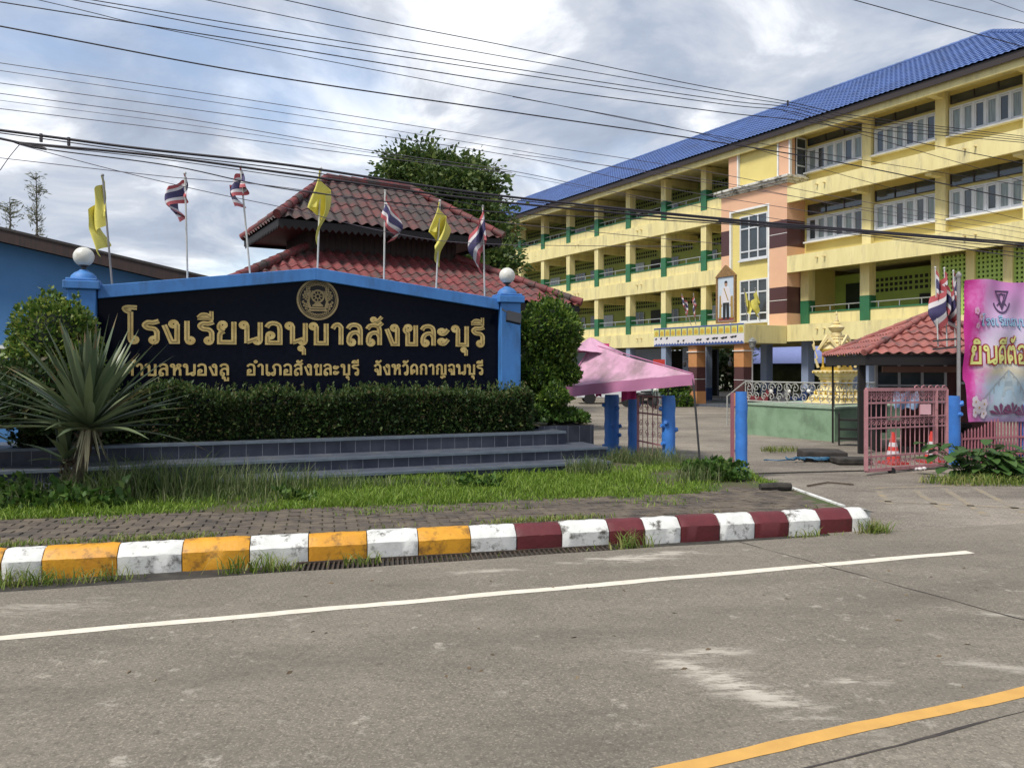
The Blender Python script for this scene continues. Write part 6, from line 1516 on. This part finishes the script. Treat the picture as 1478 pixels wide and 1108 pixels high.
# leafy plants below the fence
def broad_plant(x, y, n, s, label, seed):
    g = G(x, y); rr = random.Random(seed); t = thing('broadleaf_plant', label, 'plant', (g.x, g.y, -.02), 0, 'leafy plants along the fence foot'); b = MB(); sm = MB()
    for k in range(n):
        a = rr.uniform(0, 6.28); h = rr.uniform(.08, .42) * s; rad = rr.uniform(.05, .5) * s; c = Vector((math.cos(a)*rad*1.3, math.sin(a)*rad*.6, h)); sm.tube([(0, 0, 0), c * .6 + Vector((0, 0, .05)), c], .006, 5)
        d = Vector((math.cos(a + rr.uniform(-.7, .7)), math.sin(a) - .3, rr.uniform(-.35, .35))).normalized(); sd_ = d.cross(Vector((0, 0, 1))).normalized(); up = sd_.cross(d); l = rr.uniform(.14, .26) * s; w = l * .36
        vs = []
        for j in range(6):
            t_ = j / 5; ww = w * math.sin(math.pi * (t_ * .92 + .06)) ** .8 ; p = c + d * l * t_ - Vector((0, 0, .25 * l * t_ * t_)); vs += [p + sd_ * ww + up * ww * .25, p, p - sd_ * ww + up * ww * .25]
        b.add(vs, [f for j in range(5) for f in ((j*3, j*3+1, j*3+4, j*3+3), (j*3+1, j*3+2, j*3+5, j*3+4))])
    b.build('foliage', L_broad, t, smooth='all'); sm.build('stems', L_broad, t)
broad_plant(1400, 690, 60, 1.25, 'big leaved green plant climbing the blue post by the fence', 1)
broad_plant(1445, 692, 70, 1.0, 'leafy green plant in the middle of the fence foot', 2)
broad_plant(1495, 690, 70, 1.1, 'leafy green plant at the right edge of the picture', 3)
n = 1100; c = G(1450, 697); pp = patch((c.x, c.y, .0), 1.2, .3, n); build_blades([blades(pp, .14, .012, .8), blades(patch((G(1125, 650).x, G(1125, 650).y, -.02), .35, .12, 260), .12, .01, .7)], 'fence_grass', L_tuft); tag(bpy.data.objects['fence_grass'], 'grass along the fence foot and in the yard crack', 'grass', kind='stuff')
# fallen leaves and twig on the drive
b = MB(); b.tube([G(1165, 702) + Vector((0, 0, .012)), G(1195, 698) + Vector((0, 0, .02)), G(1232, 700) + Vector((0, 0, .012))], .012, 6); tag(b.build('fallen_twig', M['bark']), 'thin dark twig lying on the driveway before the gate', 'twig')
b = MB()
for i in range(46):
    x, y = random.uniform(60, 1478), random.uniform(790, 1000); g = G(x, y, .011); a = random.uniform(0, 6.28); s = random.uniform(.010, .026)
    if g.y > kerbY(g.x) - .2: continue
    d = Vector((math.cos(a), math.sin(a), 0)); e_ = Vector((-d.y, d.x, 0)); b.add([g - d*s, g + e_*s*.4 + Vector((0, 0, .006)), g + d*s + Vector((0, 0, .003)), g - e_*s*.4], [(0, 1, 2, 3)])
tag(b.build('leaf_litter', leafmat('dry_leaf', [(.08, .055, .03), (.16, .11, .06), (.3, .24, .15)], .8, .1)), 'scattered dry leaf scraps on the concrete road', 'litter', kind='stuff')

# ------------------------------------------------------------------ overhead cables
def cable(pts, r, label, m_=None, Y0=10.5, knots=(), sub=8):
    pl_ = []
    for (x, y) in pts:
        u = (x - CX) / FPX; Y = Y0 / (1 - .30 * u); pl_.append(P(x, y, Y))
    pl_ = [pl_[0] + (pl_[0] - pl_[1]).normalized() * (6 if (pts[0][0] <= 0 or pts[0][1] <= 0) and pts[0][1] != 246 else 0)] + pl_ + [pl_[-1] + (pl_[-1] - pl_[-2]).normalized() * (8 if pts[-1][0] >= 1470 else 0)]
    o = []
    for i in range(len(pl_) - 1):
        a, b_, c, d = pl_[max(i-1, 0)], pl_[i], pl_[i+1], pl_[min(i+2, len(pl_)-1)]
        if (c - b_).length < 1e-4: continue
        for k in range(sub):
            t = k / sub; o.append(.5 * ((2*b_) + (c - a)*t + (2*a - 5*b_ + 4*c - d)*t*t + (3*b_ - a - 3*c + d)*t**3))
    o.append(pl_[-1]); b = MB(); b.tube(o, r * .70, 6)
    for x in knots:
        k = min(o, key=lambda p: abs(p.x / p.y - (x - CX) / FPX)); b.box(-.012, .012, -.012, .012, -.07, .02, None, Matrix.Translation(k))
    return tag(b.build('overhead_cable', m_ or M['wire'], None, smooth=True), label, 'cable', 'overhead cables above the road')
up = 'thin cable of the upper set, '
cable([(0, 38), (370, 107), (739, 162), (1040, 206), (1240, 240), (1478, 290)], .013, 'thick dark cable from the upper left edge down to the top floor windows', Y0=11)
cable([(0, 3), (370, 62), (739, 121), (1040, 162), (1190, 180), (1478, 236)], .010, 'dark cable entering near the top left corner of the sky', Y0=11.2)
cable([(55, 0), (250, 45), (739, 139), (1010, 192), (1250, 232), (1478, 268)], .007, 'thin cable from the top left that droops below its neighbour over the roof', Y0=11.4)
cable([(105, 0), (370, 49), (739, 106), (1040, 150), (1137, 160), (1240, 184), (1478, 206)], .009, 'cable of the upper bundle passing lowest through the spacer clamp', Y0=11.5)
cable([(132, 0), (370, 40), (739, 99), (1040, 144), (1137, 155), (1240, 178), (1478, 203)], .009, 'cable of the upper bundle just above the lowest one at the clamp', Y0=11.6)
cable([(297, 0), (520, 45), (739, 84), (1040, 136), (1137, 151), (1240, 172), (1478, 200)], .008, 'cable leaving the top edge left of the sky centre', Y0=11.7)
cable([(410, 0), (560, 33), (739, 68), (990, 120), (1137, 147), (1240, 168), (1478, 197)], .009, 'topmost cable of the bundle with the dark spacer clamp above the roof', Y0=11.8, knots=(1137,))
g = 'thin pale cable '
cable([(0, 91), (370, 146), (739, 204), (1010, 246), (1240, 290), (1478, 330)], .006, g + 'highest of the faint middle set over the pavilion', M['palewire'], 10.6)
cable([(0, 102), (370, 157), (739, 216), (1010, 262), (1478, 336)], .005, g + 'second highest of the faint middle set over the pavilion', M['palewire'], 10.5)
cable([(0, 120), (370, 171), (739, 225), (1010, 280), (1478, 352)], .006, g + 'crossing the sky just above the big tree top', M['palewire'], 10.4)
cable([(0, 135), (270, 172), (545, 219), (739, 247), (960, 290), (1478, 372)], .006, g + 'meeting two others at the big tree crown from above', M['palewire'], 10.3)
cable([(0, 145), (270, 180), (545, 222), (739, 252), (960, 294)], .004, g + 'faintest one of the trio running into the tree crown', M['palewire'], 10.25)
cable([(0, 157), (270, 190), (545, 227), (739, 249)], .006, g + 'lowest of the trio running into the tree crown', M['palewire'], 10.2)
cable([(0, 188), (199, 214), (420, 239), (700, 280), (1037, 315), (1226, 331), (1478, 351)], .022, 'thickest black bundle sweeping low across the flag tops to the banner', Y0=10.0, knots=(30, 96))
cable([(0, 200), (28, 206), (227, 225), (420, 251), (700, 289), (1037, 320), (1226, 333), (1478, 354)], .020, 'second thick black bundle just under the thickest one', Y0=9.95)
cable([(0, 192), (199, 219), (420, 245), (700, 284), (1037, 317), (1226, 334), (1478, 366)], .009, 'black cable squeezed between the two thick bundles', Y0=9.9)
cable([(28, 208), (85, 218), (250, 240), (420, 274), (700, 305), (960, 318), (1226, 336), (1478, 358)], .010, 'black cable branching down below the thick bundles over the left flags', Y0=9.85)
cable([(28, 208), (120, 217), (250, 232), (420, 256), (560, 274), (700, 298)], .007, 'short black cable between the branching one and the thick bundles', Y0=9.8)
cable([(0, 228), (122, 242), (250, 256), (420, 272), (700, 318), (1040, 352)], .006, 'lone grey cable sagging past the tip of the leftmost yellow flag', M['palewire'], 9.7)
cable([(28, 209), (159, 244), (290, 275), (420, 302), (560, 335), (700, 352), (1000, 356)], .006, 'grey cable dropping most steeply from the left knot to the pavilion', M['palewire'], 9.6)
cable([(0, 246), (14, 226), (28, 209)], .006, 'short stay wire slanting up at the left edge of the sky', M['palewire'], 9.8)
cable([(1232, 0), (1340, 30), (1478, 68)], .011, 'dark cable cutting the top right corner over the roof ridge', Y0=11.5)
cable([(1340, 0), (1410, 17), (1478, 34)], .009, 'cable in the top right corner above the roof hip', Y0=11.7)
cable([(1428, 0), (1450, 8), (1478, 18)], .007, 'short bit of cable in the very corner at top right', Y0=11.9)
cable([(740, 222), (1010, 258), (1250, 304), (1478, 345)], .006, 'thin cable crossing the tower cornice and second floor windows', M['palewire'], 10.8)
cable([(740, 140), (1010, 193), (1250, 262), (1478, 318)], .006, 'thin dark cable slanting across the yellow band right of the tower', Y0=11.1)
cable([(1130, 160), (1250, 196), (1478, 262)], .007, 'dark cable falling from the clamp across the top windows', Y0=11.3)
cable([(1037, 318), (1226, 338), (1340, 352), (1478, 372)], .008, 'black cable leaving the thick bundle towards the lattice wall', Y0=9.75)
